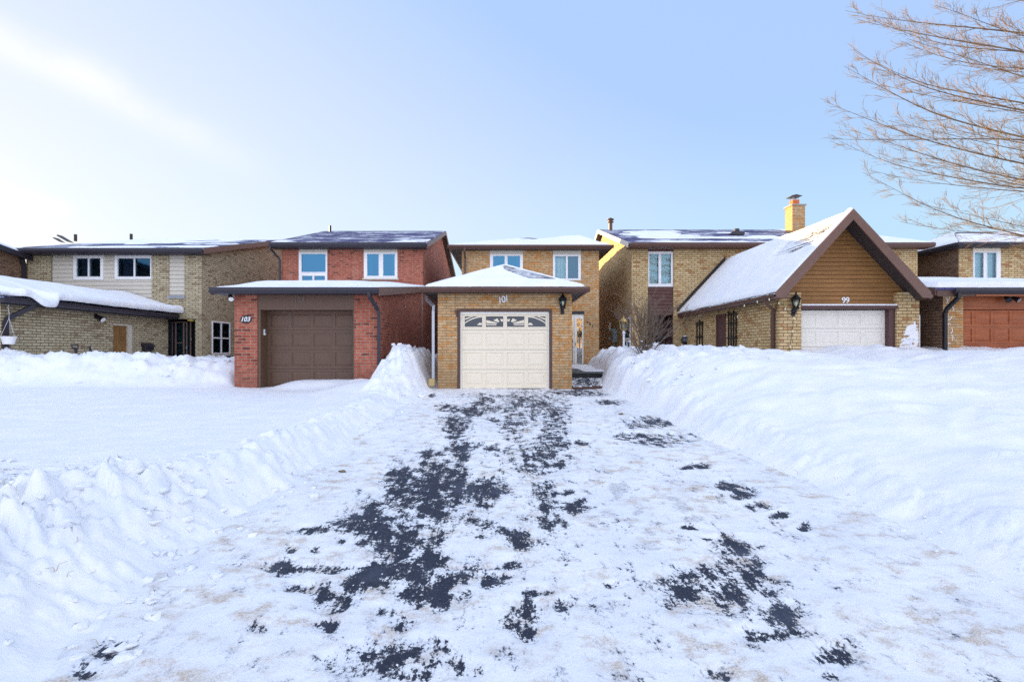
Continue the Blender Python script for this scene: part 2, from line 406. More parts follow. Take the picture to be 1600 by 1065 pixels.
def worley(x, y, seed=0):
    ix = np.floor(x).astype(int); iy = np.floor(y).astype(int); f1 = np.full(np.shape(x), 9.); f2 = f1.copy(); idv = np.zeros(np.shape(x))
    for a in (-1, 0, 1):
        for b in (-1, 0, 1):
            cx = (ix + a + seed * 13) % 256; cy = (iy + b + seed * 29) % 256
            d = np.hypot(ix + a + _P[cx, cy] - x, iy + b + _P[cy, cx] - y); r = _P[(cx * 7 + 3) % 256, (cy * 5 + 1) % 256]
            n = d < f1; f2 = np.where(n, f1, np.minimum(f2, d)); idv = np.where(n, r, idv); f1 = np.where(n, d, f1)
    return f1, f2, idv
def blocks(x, y, seed=0):
    """broken lumps with tilted tops and creases between them, about 0..1"""
    wx = x + .35 * fbm(x * 1.7, y * 1.7, 3, seed + 3); wy = y + .35 * fbm(x * 1.7, y * 1.7, 3, seed + 6)
    f1, f2, i = worley(wx, wy, seed); t_ = (np.sin(i * 91.7) * (wx - np.floor(wx) - .5) + np.cos(i * 57.3) * (wy - np.floor(wy) - .5)) * .5; return np.clip((.25 + .75 * i) * sm((f2 - f1) / .42) * (1 - .18 * f1 + t_), 0, 1.3)
def sm(t): t = np.clip(t, 0, 1); return t * t * (3 - 2 * t)

def text_part(name, s, size, ext, mat, parent, loc, rx=90, shear=0, spacing=1.0, ry=0):
    """raised lettering as one mesh, standing upright and facing the street"""
    cu = bpy.data.curves.new(name, 'FONT'); cu.body = s; cu.size = size; cu.extrude = ext; cu.align_x = 'CENTER'; cu.align_y = 'CENTER'
    cu.shear = shear; cu.space_character = spacing; cu.offset = size * .012; cu.bevel_depth = size * .008
    t = bpy.data.objects.new(name + '_tmp', cu); COL.objects.link(t)
    dg = bpy.context.evaluated_depsgraph_get(); me = bpy.data.meshes.new_from_object(t.evaluated_get(dg)); bpy.data.objects.remove(t)
    me.transform(Matrix.Translation(Vector(loc)) @ Matrix.Rotation(R(ry), 4, 'Y') @ Matrix.Rotation(R(rx), 4, 'X'))
    root = parent
    while root is not None and root.parent is not None: root = root.parent
    if root is not None: me.transform(Matrix.Translation(-Vector(root.location)))
    me.materials.clear(); me.materials.append(MT[mat]); me.name = name
    o = bpy.data.objects.new(name, me); COL.objects.link(o)
    if parent is not None: o.parent = parent
    return o
# ------------------------------------------------------------------ building pieces
def mF(Y): return lambda u, d, z: (u, Y + d, z)       # wall facing the street
def mR(X): return lambda u, d, z: (X - d, u, z)       # wall facing right
def mL(X): return lambda u, d, z: (X + d, u, z)       # wall facing left
def mbox(mb, mp, u0, u1, d0, d1, z0, z1, c=0):
    a = mp(u0, d0, z0); b = mp(u1, d1, z1)
    q = [sorted((a[i], b[i])) for i in range(3)]
    if c: mb.cbox(q[0][0], q[0][1], q[1][0], q[1][1], q[2][0], q[2][1], c)
    else: mb.box(q[0][0], q[0][1], q[1][0], q[1][1], q[2][0], q[2][1])
def wall(mb, mp, u0, u1, z0, z1, openings=(), depth=.12, d=0.0):
    us = sorted({u0, u1, *[o[0] for o in openings], *[o[1] for o in openings]}); zs = sorted({z0, z1, *[o[2] for o in openings], *[o[3] for o in openings]})
    us = [u for u in us if u0 - 1e-6 <= u <= u1 + 1e-6]; zs = [z for z in zs if z0 - 1e-6 <= z <= z1 + 1e-6]
    for i in range(len(us) - 1):
        for j in range(len(zs) - 1):
            cu = (us[i] + us[i + 1]) / 2; cz = (zs[j] + zs[j + 1]) / 2
            if any(o[0] < cu < o[1] and o[2] < cz < o[3] for o in openings): continue
            mb.poly(mp(us[i], d, zs[j]), mp(us[i + 1], d, zs[j]), mp(us[i + 1], d, zs[j + 1]), mp(us[i], d, zs[j + 1]))
    for a, b, c, e in openings:
        for p, q in (((a, c), (b, c)), ((b, c), (b, e)), ((b, e), (a, e)), ((a, e), (a, c))):
            mb.poly(mp(p[0], d, p[1]), mp(q[0], d, q[1]), mp(q[0], d + depth, q[1]), mp(p[0], d + depth, p[1]))

def wavy(mb, mp, u0, u1, z0, z1, d, amp=.018, per=.11):
    n = max(8, int((u1 - u0) / .018)); pts = []
    ph = random.random() * 6
    for i in range(n + 1):
        u = u0 + (u1 - u0) * i / n
        dd = d + amp * math.sin(u * 2 * math.pi / per + ph) + amp * .5 * math.sin(u * 2 * math.pi / (per * 2.7))
        pts += [mp(u, dd, z0), mp(u, dd, z1)]
    mb.sm = True; mb.add(pts, [(2 * i, 2 * i + 2, 2 * i + 3, 2 * i + 1) for i in range(n)]); mb.sm = False

def window(parent, mp, u0, u1, z0, z1, lights, header=0, mat='white', hmat='beige', curtains=(), glass='glass', sill=None, out=.02, name='window', room=.55):
    """casing with sashes round real openings, glass set back in them, a dark room and curtains behind"""
    mb = MB(); zt = z1 - header
    wall(mb, mp, u0, u1, z0, zt, lights, .045, -out)
    for a, b, c, e in ((u0, u0, z0, zt), (u1, u1, z0, zt)):
        mb.poly(mp(a, -out, c), mp(a, -out, e), mp(a, .10, e), mp(a, .10, c))
    mb.poly(mp(u0, -out, z0), mp(u1, -out, z0), mp(u1, .1, z0), mp(u0, .1, z0)); mb.poly(mp(u0, -out, zt), mp(u1, -out, zt), mp(u1, .1, zt), mp(u0, .1, zt))
    for a, b, c, e in lights:                          # narrow inner sash lip, 12 mm proud of the casing
        w = .028
        for p in ((a - w, b + w, e, e + w), (a - w, b + w, c - w, c), (a - w, a, c, e), (b, b + w, c, e)): mbox(mb, mp, p[0], p[1], -out - .012, -out + .002, p[2], p[3])
    if header:
        mb.cur = 2; mbox(mb, mp, u0, u1, -out + .006, .08, zt + .002, z1); mb.cur = 0
    if sill:
        mb.cur = 2; mbox(mb, mp, u0 - .06, u1 + .06, -.07, .02, z0 - .06, z0 - .003); mb.cur = 0
    mb.cur = 1
    a0, a1 = min(l[0] for l in lights) - .02, max(l[1] for l in lights) + .02; c0, c1 = min(l[2] for l in lights) - .02, max(l[3] for l in lights) + .02
    mb.poly(mp(a0, room, c0), mp(a1, room, c0), mp(a1, room, c1), mp(a0, room, c1))
    for p, q in (((a0, c0), (a1, c0)), ((a1, c0), (a1, c1)), ((a1, c1), (a0, c1)), ((a0, c1), (a0, c0))):
        mb.poly(mp(p[0], .031, p[1]), mp(q[0], .031, q[1]), mp(q[0], room, q[1]), mp(p[0], room, p[1]))
    w = mb.build(name, [mat, 'interior', hmat], parent)
    g = MB()
    for a, b, c, e in lights: g.poly(mp(a, .012, c), mp(b, .012, c), mp(b, .012, e), mp(a, .012, e))
    g.build('pane', glass, w)
    for a, b, c, e, cm in curtains:
        k = MB(); wavy(k, mp, a, b, c, e, .16); k.build('curtain', cm, w)
    return w

def panel_door(parent, mp, u0, u1, rows, cols, mat, m=.05, name='garage_door', lites=False, seal=True, stile=.075):
    """sectional door: raised panels pressed into each section; returns the door and the panel boxes of the top row"""
    mb = MB(); top = None; pw = (u1 - u0 - stile) / cols
    for j in range(len(rows) - 1):
        z0, z1 = rows[j] + .004, rows[j + 1] - .004
        pan = [(u0 + stile + i * pw, u0 + (i + 1) * pw, z0 + m, z1 - m) for i in range(cols)]
        istop = lites and j == len(rows) - 2
        if istop: top = pan
        wall(mb, mp, u0, u1, z0, z1, pan, .016 if not istop else .03)
        for z in (z0, z1): mb.poly(mp(u0, 0, z), mp(u1, 0, z), mp(u1, .03, z), mp(u0, .03, z))
        if istop: continue
        for a, b, c, e in pan:
            k = min(.05, (e - c) * .18); D = .016
            o = [(a, c), (b, c), (b, e), (a, e)]; q = [(a + k * .45, c + k * .45), (b - k * .45, c + k * .45), (b - k * .45, e - k * .45), (a + k * .45, e - k * .45)]
            r = [(a + k * 1.3, c + k * 1.3), (b - k * 1.3, c + k * 1.3), (b - k * 1.3, e - k * 1.3), (a + k * 1.3, e - k * 1.3)]
            for A, B, da, db in ((o, q, D, D), (q, r, D, .003)):
                for i in range(4):
                    n = (i + 1) % 4; mb.poly(mp(*A[i][:1], da, A[i][1]), mp(A[n][0], da, A[n][1]), mp(B[n][0], db, B[n][1]), mp(B[i][0], db, B[i][1]))
            mb.poly(*[mp(p[0], .003, p[1]) for p in r])
    mb.cur = 1
    if lites:
        zt = rows[-2]; mbox(mb, mp, u0 + .002, u1 - .002, .031, .05, rows[0] + .002, zt)
        mbox(mb, mp, u0 + .002, u1 - .002, .3, .32, zt + .02, rows[-1])
    else: mbox(mb, mp, u0 + .002, u1 - .002, .031, .05, rows[0] + .002, rows[-1] - .002)
    if seal: mbox(mb, mp, u0 + .004, u1 - .004, -.004, .028, rows[0] - .05, rows[0] + .001)
    return mb.build(name, [mat, 'black'], parent), top

def roof_slab(mb, pts, t=.14):
    mb.prism([p for p in pts], (0, 0, -t))
def gutter(mb, p0, p1, out, h=.13, w=.115):
    """K-style gutter from p0 to p1 (top back edge); out = outward direction"""
    p0 = Vector(p0); o = Vector(out); prof = [(0, -h), (.6 * w, -h), (w, -.45 * h), (w, .012), (w - .012, .012), (w - .012, -.05), (0, -.05)]
    mb.prism([(p0 + o * a + Vector((0, 0, b)))[:] for a, b in prof], Vector(p1) - p0)
def lap_siding(mb, mp, z0, z1, span, step=.12, d=0.0, joints=True):
    """overlapping boards; span(z) gives the two ends at that height"""
    z = z0; g = .016
    while z < z1 - .02:
        t = min(z + step, z1); zb = z + g; a0, a1 = span(zb); b0, b1 = span(t)
        if b1 - b0 < .02: b0 = b1 = (b0 + b1) / 2
        if a1 - a0 > .02:
            mb.poly(mp(a0, d - .020, zb), mp(a1, d - .020, zb), mp(b1, d - .004, t), mp(b0, d - .004, t))
            mb.poly(mp(a0, d - .020, zb), mp(a1, d - .020, zb), mp(a1, d + .03, zb), mp(a0, d + .03, zb))
            mb.poly(mp(b0, d - .004, t), mp(b1, d - .004, t), mp(b1, d + .03, t), mp(b0, d + .03, t))
            c0, c1 = span(z); mb.poly(mp(c0, d + .03, z), mp(c1, d + .03, z), mp(a1, d + .03, zb), mp(a0, d + .03, zb))
        z = t

def snow_sheet(parent, quad, nu, nv, T, name='roof_snow', mat='roof_snow', edge=.12, lens=None, sink=.03):
    """snow lying on a roof slope: T(x, y, a, b) thickness in metres, at or below zero the shingles show"""
    p00, p10, p11, p01 = [np.array(p, float) for p in quad]
    a = np.linspace(0, 1, nu)[None, :, None]; b = np.linspace(0, 1, nv)[:, None, None]
    P = (p00 * (1 - a) + p10 * a) * (1 - b) + (p01 * (1 - a) + p11 * a) * b
    L0 = np.linalg.norm(p10 - p00); L1 = np.linalg.norm(p11 - p01); H = np.linalg.norm((p01 + p11) / 2 - (p00 + p10) / 2)
    A = a[..., 0] + 0 * b[..., 0]; B = b[..., 0] + 0 * a[..., 0]
    w = L0 * (1 - B) + L1 * B
    e = np.minimum(np.minimum(A * w, (1 - A) * w), np.minimum(B * H, (1 - B) * H + edge * (.6 if L1 > .1 else 0)))
    t = T(P[..., 0], P[..., 1], A, B)
    r = np.clip(e / edge, 0, 1); t = t * np.sqrt(np.clip(1 - (1 - r) ** 2, 0, 1)) - sink * (1 - r) ** 4
    P = P.copy(); P[..., 2] += t
    return grid_object(name, P, nu, nv, mat, parent)

def downspout(parent, pts, mat='dark_metal', w=.042, name='downspout', straps=()):
    mb = MB(); mb.tube(pts, w * 1.3, 4, True, math.pi / 4, .8)
    for p in straps: mb.box(p[0] - .07, p[0] + .07, p[1] - .06, p[1] + .06, p[2] - .02, p[2] + .02)
    return mb.build(name, mat, parent)

def lantern(name, label, x, y, z, s=1.0, style=0, group=None):
    """wall lantern, plate on the wall at (x, y, z), lamp held in front"""
    t = thing(name, (x, y, z), label, 'wall lantern', group)
    b = MB(); cy = y - .13 * s
    b.cbox(x - .05 * s, x + .05 * s, y - .025 * s, y, z - .19 * s, z - .01 * s, .01 * s)
    b.tube([(x, y - .02 * s, z - .10 * s), (x, y - .08 * s, z - .13 * s), (x, cy, z - .09 * s), (x, cy, z - .03 * s)], .016 * s, 8)
    b.lathe([(.03 * s, -.05 * s), (.075 * s, -.03 * s), (.085 * s, 0), (.06 * s, .012 * s)], (x, cy, z), 8)
    b.build('bracket', 'black', t)
    c = MB()
    c.lathe([(.125 * s, .215 * s), (.13 * s, .225 * s), (.095 * s, .265 * s), (.055 * s, .315 * s), (.03 * s, .335 * s), (.02 * s, .36 * s), (.026 * s, .372 * s), (.008 * s, .40 * s)], (x, cy, z), 8 if style == 0 else 16)
    c.build('cap', 'black', t)
    cg = MB()
    for k in range(8 if style == 0 else 4):
        an = 2 * math.pi * k / (8 if style == 0 else 4) + .39
        cg.tube([(x + .066 * s * math.cos(an), cy + .066 * s * math.sin(an), z + .008 * s), (x + .112 * s * math.cos(an), cy + .112 * s * math.sin(an), z + .22 * s)], .006 * s, 5)
    cg.build('cage', 'black', t)
    g = MB(); g.sm = True; g.lathe([(.060 * s, .01 * s), (.085 * s, .12 * s), (.104 * s, .216 * s)], (x, cy, z), 16); g.build('glass', 'lamp_glass', t)
    u = MB(); u.sm = True; u.lathe([(.015 * s, .02 * s), (.02 * s, .07 * s), (.034 * s, .11 * s), (.03 * s, .15 * s), (.01 * s, .175 * s)], (x, cy, z), 10); u.build('bulb', 'bulb', t)
    return t

def flood_lamp(name, label, x, y, z, mat='black', heads=2, face=(0, -1, 0), s=1.0):
    t = thing(name, (x, y, z), label, 'flood lamp')
    fv = Vector(face); side = Vector((0, 0, 1)).cross(fv)
    b = MB(); p = Vector((x, y, z)); b.lathe([(.055 * s, 0), (.055 * s, .02), (.03 * s, .035)], (x, y - .02, z), 12, 'y') if abs(fv.y) > .5 else b.cbox(x, x + .03, y - .05 * s, y + .05 * s, z - .05 * s, z + .05 * s, .008)
    b.build('base', mat, t)
    for k in range(heads):
        sg = (-1 if k == 0 else 1) if heads > 1 else 0
        h = MB(); q = p + fv * .03; e = p + fv * .10 + side * sg * .08 * s + Vector((0, 0, -.01)); d = (fv * .8 + side * sg * .35 + Vector((0, 0, -.55))).normalized()
        h.tube([q, e], .014 * s, 6); h.tube([e - d * .03, e + d * .02, e + d * .07, e + d * .13 * s], [.028 * s, .04 * s, .052 * s, .066 * s], 12); h.build('lamp_head', mat, t)
        if heads < 2 or k == 1:
            l = MB(); l.tube([e + d * (.13 * s + .001), e + d * (.13 * s + .008)], .058 * s, 12); l.build('lens', 'white' if heads < 2 else 'steel', t)
    return t

HG = 'houses in a row behind the snowbanks'
# ================================================================== house 103: red brick
Y1, Y2 = 14.16, 22.0
h = thing('brick_house', (-6.5, 18, 0), 'red brick two storey house with a dark brown garage door and low garage roof', 'house', HG)
xl, xr = -9.6, -3.55
win_a = (PX(467, Y2), PX(511.5, Y2), PZ(462, Y2), PZ(386, Y2)); win_b = (PX(568.6, Y2), PX(621, Y2), PZ(435, Y2), PZ(386, Y2))
mb = MB(); wall(mb, mF(Y2), xl, xr, 0, 5.95, [win_a, win_b])
mb.poly((xr, Y2, 0), (xr, 35, 0), (xr, 35, 5.85), (xr, 28.2, 7.93), (xr, Y2, 5.95)); mb.poly((xl, Y2, 0), (xl, 35, 0), (xl, 35, 5.85), (xl, 28.2, 7.93), (xl, Y2, 5.95)); mb.poly((xl, 35, 0), (xr, 35, 0), (xr, 35, 5.85), (xl, 35, 5.85))
mb.build('wall', 'red_brick', h)
gx0, gx1 = -7.5, -3.552; ox0, ox1 = PX(402, Y1), PX(553.5, Y1)
mb = MB(); wall(mb, mF(Y1), gx0, gx1, 0, 3.12, [(ox0, ox1, 0, 3.1)], .5)
for x in (gx0, gx1): mb.poly((x, Y1, 0), (x, Y2, 0), (x, Y2, 4.2), (x, Y1, 3.12))
mb.build('garage_wall', 'red_brick', h)
# header board, jambs
zd = PZ(482, Y1)
mb = MB(); mb.box(ox0, ox1, Y1 + .02, Y1 + .10, zd + .03, 3.10); mb.box(ox0 + .002, ox1 - .002, Y1 + .012, Y1 + .5, zd - .03, zd + .03)
mb.box(ox0 + .001, ox0 + .075, Y1 + .03, Y1 + .52, .3, zd - .03); mb.box(ox1 - .045, ox1 - .001, Y1 + .03, Y1 + .52, .3, zd - .03)
mb.build('door_surround', 'brown_paint', h)
dz = [.50 + i * (zd - .03 - .50) / 4 for i in range(5)]
panel_door(h, mF(Y1 + .44), ox0 + .076, ox1 - .046, dz, 4, 'brown_paint', .07)
text_part('number', '103', .20, .006, 'taupe', h, (PX(467, Y1), Y1 + .016, PZ(468, Y1)))
text_shadow = None
window(h, mF(Y2), *win_a, [(PX(471.5, Y2), PX(509, Y2), PZ(425, Y2), PZ(397, Y2)), (PX(472.5, Y2), PX(488.5, Y2), PZ(455, Y2), PZ(431, Y2)), (PX(491.5, Y2), PX(508, Y2), PZ(455, Y2), PZ(431, Y2))], header=PZ(386, Y2) - PZ(394.5, Y2))
CB = lambda a, b, c, e: (PX(a, 22.0), PX(b, 22.0), PZ(c, 22.0), PZ(e, 22.0), 'dark_curtain')
window(h, mF(Y2), *win_b, curtains=[CB(573, 580, 432, 396), CB(611, 618, 432, 396)], lights=[(PX(574, Y2), PX(592, Y2), PZ(431, Y2), PZ(397, Y2)), (PX(599, Y2), PX(617, Y2), PZ(431, Y2), PZ(397, Y2))], header=PZ(386, Y2) - PZ(394, Y2), sill=True)
# main roof
ye, yr, ez, rz = 21.55, 28.2, 6.12, 8.13; rl, rr = -9.93, -3.30
mb = MB(); roof_slab(mb, [(rl, ye, ez), (rr, ye, ez), (rr, yr, rz), (rl, yr, rz)], .10); roof_slab(mb, [(rl, yr, rz), (rr, yr, rz), (rr, 35.4, 5.95), (rl, 35.4, 5.95)], .10)
roof = mb.build('roof', 'dark_shingle', h)
def t103(x, y, a, b): return .05 * sm((fbm(x * .8, y * 1.2, 4, 5) + .02 - b * 1.5 + .38 * sm((x + 5.6) / 1.6) * sm((.34 - b) * 6) + .30 * sm((-8.4 - x) / 1.0)) * 6) - .03
snow_sheet(roof, [(rl, ye, ez), (rr, ye, ez), (rr, yr, rz), (rl, yr, rz)], 150, 120, t103)
mb = MB(); mb.box(rl + .02, rr - .02, ye + .01, ye + .04, 5.89, 6.03); mb.box(rl + .03, rr - .03, ye + .04, Y2 - .005, 5.885, 5.905); mb.build('fascia', 'dark_metal', h)
mb = MB(); gutter(mb, (rl, ye, 6.075), (rr - .05, ye, 6.075), (0, -1, 0), .17); mb.build('gutter', 'dark_metal', h)
mb = MB()
for sg, x in ((1, rr), (-1, rl)):
    mb.prism([(x, ye, ez - .22), (x, ye, ez - .02), (x, yr, rz - .02), (x, yr, rz - .22)], (sg * .03, 0, 0)); mb.prism([(x, yr, rz - .22), (x, yr, rz - .02), (x, 35.4, 5.93), (x, 35.4, 5.73)], (sg * .03, 0, 0))
mb.build('rake_board', 'pink_fascia', h)
mb = MB(); mb.poly((xr, ye, ez - .13), (rr, ye, ez - .13), (rr, yr, rz - .13), (xr, yr, rz - .13)); mb.poly((xr, yr, rz - .13), (rr, yr, rz - .13), (rr, 35.4, 5.82), (xr, 35.4, 5.82)); mb.build('soffit', 'soffit', h)
mb = MB(); mb.tube([(-9.7 * .975, 27.6, 7.8), (-9.7 * .975, 27.6, 8.28)], .06, 10); mb.build('vent_pipe', 'black', h)
downspout(h, [(PX(424, ye) - .02, ye - .05, 6.0), (PX(424, ye) - .02, ye - .05, 5.84), (xl - .06, Y2 - .09, 5.45), (xl - .06, Y2 - .09, 2.6)], 'dark_metal', .05)
# garage roof: a low shed roof rising to the house wall
fy = 13.7; fz, bz = 3.27, 4.30; fl, fr = PX(330, fy), PX(592, fy)
mb = MB(); roof_slab(mb, [(fl, fy, fz), (fr, fy, fz), (fr, Y2 - .004, bz), (fl, Y2 - .004, bz)], .08)
groof = mb.build('garage_roof', 'dark_shingle', h)
def tg103(x, y, a, b): return .02 + .19 * sm(b * 3) * (1 - .75 * sm((a - .62) / .35)) + .03 * fbm(x, y, 3, 9)
snow_sheet(groof, [(fl + .02, fy + .02, fz), (fr - .02, fy + .02, fz), (fr - .02, Y2 - .01, bz), (fl + .02, Y2 - .01, bz)], 90, 120, tg103, edge=.25)
mb = MB(); mb.box(fl + .05, fr - .03, fy + .01, fy + .04, 3.10, 3.20); mb.box(fl + .06, fr - .04, fy + .04, Y1 - .004, 3.10, 3.12); mb.build('garage_fascia', 'dark_metal', h)
mb = MB(); gutter(mb, (fl, fy, 3.24), (fr, fy, 3.24), (0, -1, 0), .145); mb.build('garage_gutter', 'dark_metal', h)
mb = MB(); mb.prism([(fr, fy - .02, fz - .23), (fr, fy - .02, fz), (fr, Y2 - .03, bz), (fr, Y2 - .03, bz - .22)], (.03, 0, 0)); mb.prism([(fl, fy, fz - .2), (fl, fy, fz - .01), (fl, Y2 - .03, bz - .01), (fl, Y2 - .03, bz - .22)], (-.03, 0, 0)); mb.build('side_fascia', 'pink_fascia', h)
dx = gx1 + .062
downspout(h, [(PX(577.5, fy), fy - .06, 3.15), (PX(577.5, fy), fy - .06, 3.03), (dx - .02, Y1 - .09, 2.70), (dx, Y1 - .06, 2.5), (dx, Y1 - .06, .72)], 'dark_metal', .055, straps=[(dx, Y1 - .05, 1.9), (dx, Y1 - .05, 1.1)])
mb = MB(); mb.tube([(xr + .02, 21.6, 4.1), (xr + .02, 21.6, .9)], .014, 6); mb.build('conduit', 'steel', h)

s = thing('number_plaque', (PX(384, Y1), Y1, PZ(497, Y1)), 'small black oval plaque with white 103 on the red brick pillar', 'house number')
x, z = PX(384.5, Y1), PZ(499, Y1)
mb = MB(); n = 28
mb.prism([(x + .150 * math.cos(2 * math.pi * k / n), Y1 - .001, z + .112 * math.sin(2 * math.pi * k / n)) for k in range(n)], (0, -.022, 0)); mb.build('plate', 'black', s)
text_part('digits', '103', .175, .006, 'white', s, (x - .01, Y1 - .030, z), shear=.28, spacing=1.02)
flood_lamp('flood_lamp', 'black flood lamp with white lens at the left corner of the red brick garage', PX(357, 13.95), 14.05, PZ(464, 13.95) + .03, 'black', 1, (.5, -.8, 0), 1.1)
s = thing('door_keypad', (ox0 + .09, Y1 + .2, PZ(519, Y1)), 'small white keypad on the dark brown garage door jamb', 'keypad')
mb = MB(); x = ox0 + .077; z = PZ(519, Y1 + .25); mb.cbox(x, x + .03, Y1 + .19, Y1 + .30, z - .085, z + .085, .01); k = mb.build('cover', 'white', s)
mb = MB(); mb.box(x + .03, x + .034, Y1 + .21, Y1 + .28, z - .02, z + .06); mb.build('key_panel', 'steel', s)

# ================================================================== house 101: tan brick
h = thing('brick_house', (0, 18, 0), 'tan brick house with a cream garage door at the end of the open driveway', 'house', HG)
gx0, gx1 = PX(684, Y1), PX(893.6, Y1); xl, xr = gx0 - .004, 4.015
wl = (PX(765.5, Y2), PX(817, Y2), PZ(437, Y2), PZ(389, Y2)); wr = (PX(864, Y2), PX(907.5, Y2), PZ(438, Y2), PZ(390, Y2)); ed = (PX(880, Y2), PX(912, Y2), .92, PZ(487, Y2))
mb = MB(); wall(mb, mF(Y2), xl, xr, 0, 5.92, [wl, wr, ed])
for x in (xl, xr): mb.poly((x, Y2, 0), (x, 34, 0), (x, 34, 5.92), (x, Y2, 5.92))
mb.poly((xl, 34, 0), (xr, 34, 0), (xr, 34, 5.92), (xl, 34, 5.92)); mb.build('wall', 'tan_brick', h)
o0, o1, oz = PX(714.7, Y1), PX(862.5, Y1), PZ(482.5, Y1)
mb = MB(); wall(mb, mF(Y1), gx0, gx1, .2, 3.2, [(o0, o1, .2, oz)], .18)
for x in (gx0, gx1): mb.poly((x, Y1, .2), (x, Y2, .2), (x, Y2, 3.2), (x, Y1, 3.2))
mb.build('garage_wall', 'tan_brick', h)
mb = MB(); t = .075
mb.cbox(o0, o1, Y1 - .025, Y1 + .1, oz - t, oz, .008); mb.cbox(o0, o0 + t, Y1 - .022, Y1 + .1, .45, oz - t - .001, .008); mb.cbox(o1 - t, o1, Y1 - .022, Y1 + .1, .45, oz - t - .001, .008)
mb.prism([(o0 - .075, Y1 - .02, oz - .03), (o0, Y1 - .02, oz - .03), (o0, Y1 - .02, oz - .24), (o0 - .02, Y1 - .02, oz - .22)], (0, -.02, 0))
mb.build('door_surround', 'brown_metal', h)
mb = MB(); mb.box(o0 + t + .001, o1 - t - .001, Y1 + .03, Y1 + .07, oz - t - .065, oz - t - .002); mb.box(o0 + t + .001, o0 + t + .045, Y1 + .03, Y1 + .07, .48, oz - t - .067); mb.box(o1 - t - .045, o1 - t - .001, Y1 + .03, Y1 + .07, .48, oz - t - .067); mb.build('weather_strip', 'offwhite', h)
Yd = Y1 + .075; rows = [PZ(v, Yd) for v in (606.5, 577, 546, 515.5, 489)]
gd, lit = panel_door(h, mF(Yd), PX(720.5, Yd), PX(858, Yd), rows, 4, 'cream', .085, lites=True, stile=.10)
for i, (a, b, c, e) in enumerate(lit):
    mp = mF(Yd); g = MB(); g.poly(mp(a, .022, c), mp(b, .022, c), mp(b, .022, e), mp(a, .022, e)); g.build('pane', 'smoke_glass', gd)
    mb = MB(); w = .022
    for q in ((a - .03, b + .03, c - .03, c), (a - .03, b + .03, e, e + .03), (a - .03, a, c, e), (b, b + .03, c, e)): mbox(mb, mp, q[0], q[1], -.012, .02, q[2], q[3])
    W, H = b - a, e - c
    def P(u, v): return mp((a + u * W) if i < 2 else (b - u * W), .014, c + v * H)
    def fill(pts): mb.prism([P(*p) for p in pts], (0, -.008, 0))
    if i in (0, 3):                                    # quarter arch with a light corner and a small ray
        arc = [(k / 12, .28 + .62 * math.sin(k / 12 * math.pi / 2) ** .8) for k in range(13)]
        fill([(0, 1)] + [(u, min(1, v + .08)) for u, v in arc][0:13] + [(1, 1)][:0]) if False else None
        for k in range(12):
            u0, v0 = arc[k]; u1, v1 = arc[k + 1]
            fill([(u0, v0), (u1, v1), (u1, v1 + .10), (u0, v0 + .12)])
        fill([(0, .68), (.05, .68), (.5, .98), (.42, 1.0), (0, .8)]); fill([(.70, .17), (.98, .17), (.98, .36), (.84, .40)])
    else:                                              # sunburst rays
        for r in ([(.02, .16), (.62, .16), (.58, .24), (.02, .27)], [(.02, .36), (.60, .30), (.66, .38), (.02, .66)], [(.42, .62), (.66, .80), (.78, .50), (.70, .44)], [(.82, .74), (.98, .74), (.98, .52), (.88, .50)]): fill(r)
    mb.build('sunburst_grille', 'cream', gd)
gb = PZ(439, Y2)
cw = PX(884, Y2) - PX(867, Y2)
window(h, mF(Y2), *wl, curtains=[CB(770, 777, 435, 399), CB(806, 813, 435, 399)], lights=[(PX(770.5, Y2), PX(788.5, Y2), PZ(434, Y2), PZ(400, Y2)), (PX(793, Y2), PX(812.5, Y2), PZ(434, Y2), PZ(400, Y2))], header=PZ(389, Y2) - PZ(397.5, Y2))
window(h, mF(Y2), *wr, [(PX(867.3, Y2), PX(884, Y2), PZ(435, Y2), PZ(400.5, Y2)), (PX(887, Y2), PX(903.3, Y2), PZ(435, Y2), PZ(400.5, Y2))], header=PZ(390, Y2) - PZ(398, Y2), glass='pale_glass', curtains=[CB(887, 904, 436, 399), (PX(867, Y2), PX(884, Y2), PZ(436, Y2), PZ(400, Y2), 'curtain')])
# front door seen past the garage corner
mb = MB(); wall(mb, mF(Y2 + .02), ed[0], ed[1], ed[2], ed[3] - .10, [(PX(901.3, Y2), PX(909.8, Y2), ed[2] + .05, PZ(497, Y2)), (PX(882, Y2), PX(895.5, Y2), ed[2] + .05, PZ(499, Y2))], .05)
mb.cur = 1; mb.box(ed[0], ed[1] + .02, Y2 - .03, Y2 + .05, ed[3] - .1, ed[3] + .02); mb.cur = 2; mb.box(ed[0], ed[1], Y2 + .5, Y2 + .55, ed[2], ed[3])
mb.cur = 0; mb.cbox(PX(897.5, Y2), PX(900.5, Y2), Y2 - .005, Y2 + .03, ed[2] + .02, PZ(492, Y2), .006)
d = mb.build('front_door', ['offwhite', 'black', 'interior'], h)
mb = MB(); mb.poly((PX(882, Y2), Y2 + .05, ed[2]), (PX(910, Y2), Y2 + .05, ed[2]), (PX(910, Y2), Y2 + .05, PZ(496, Y2)), (PX(882, Y2), Y2 + .05, PZ(496, Y2))); mb.build('pane', 'door_glass', d)
mb = MB(); mb.tube([(PX(899, Y2), Y2 - .01, 1.9), (PX(899, Y2), Y2 - .05, 1.9), (PX(899, Y2), Y2 - .05, 1.78), (PX(899, Y2), Y2 - .01, 1.78)], .012, 6); mb.build('handle', 'brass', d)
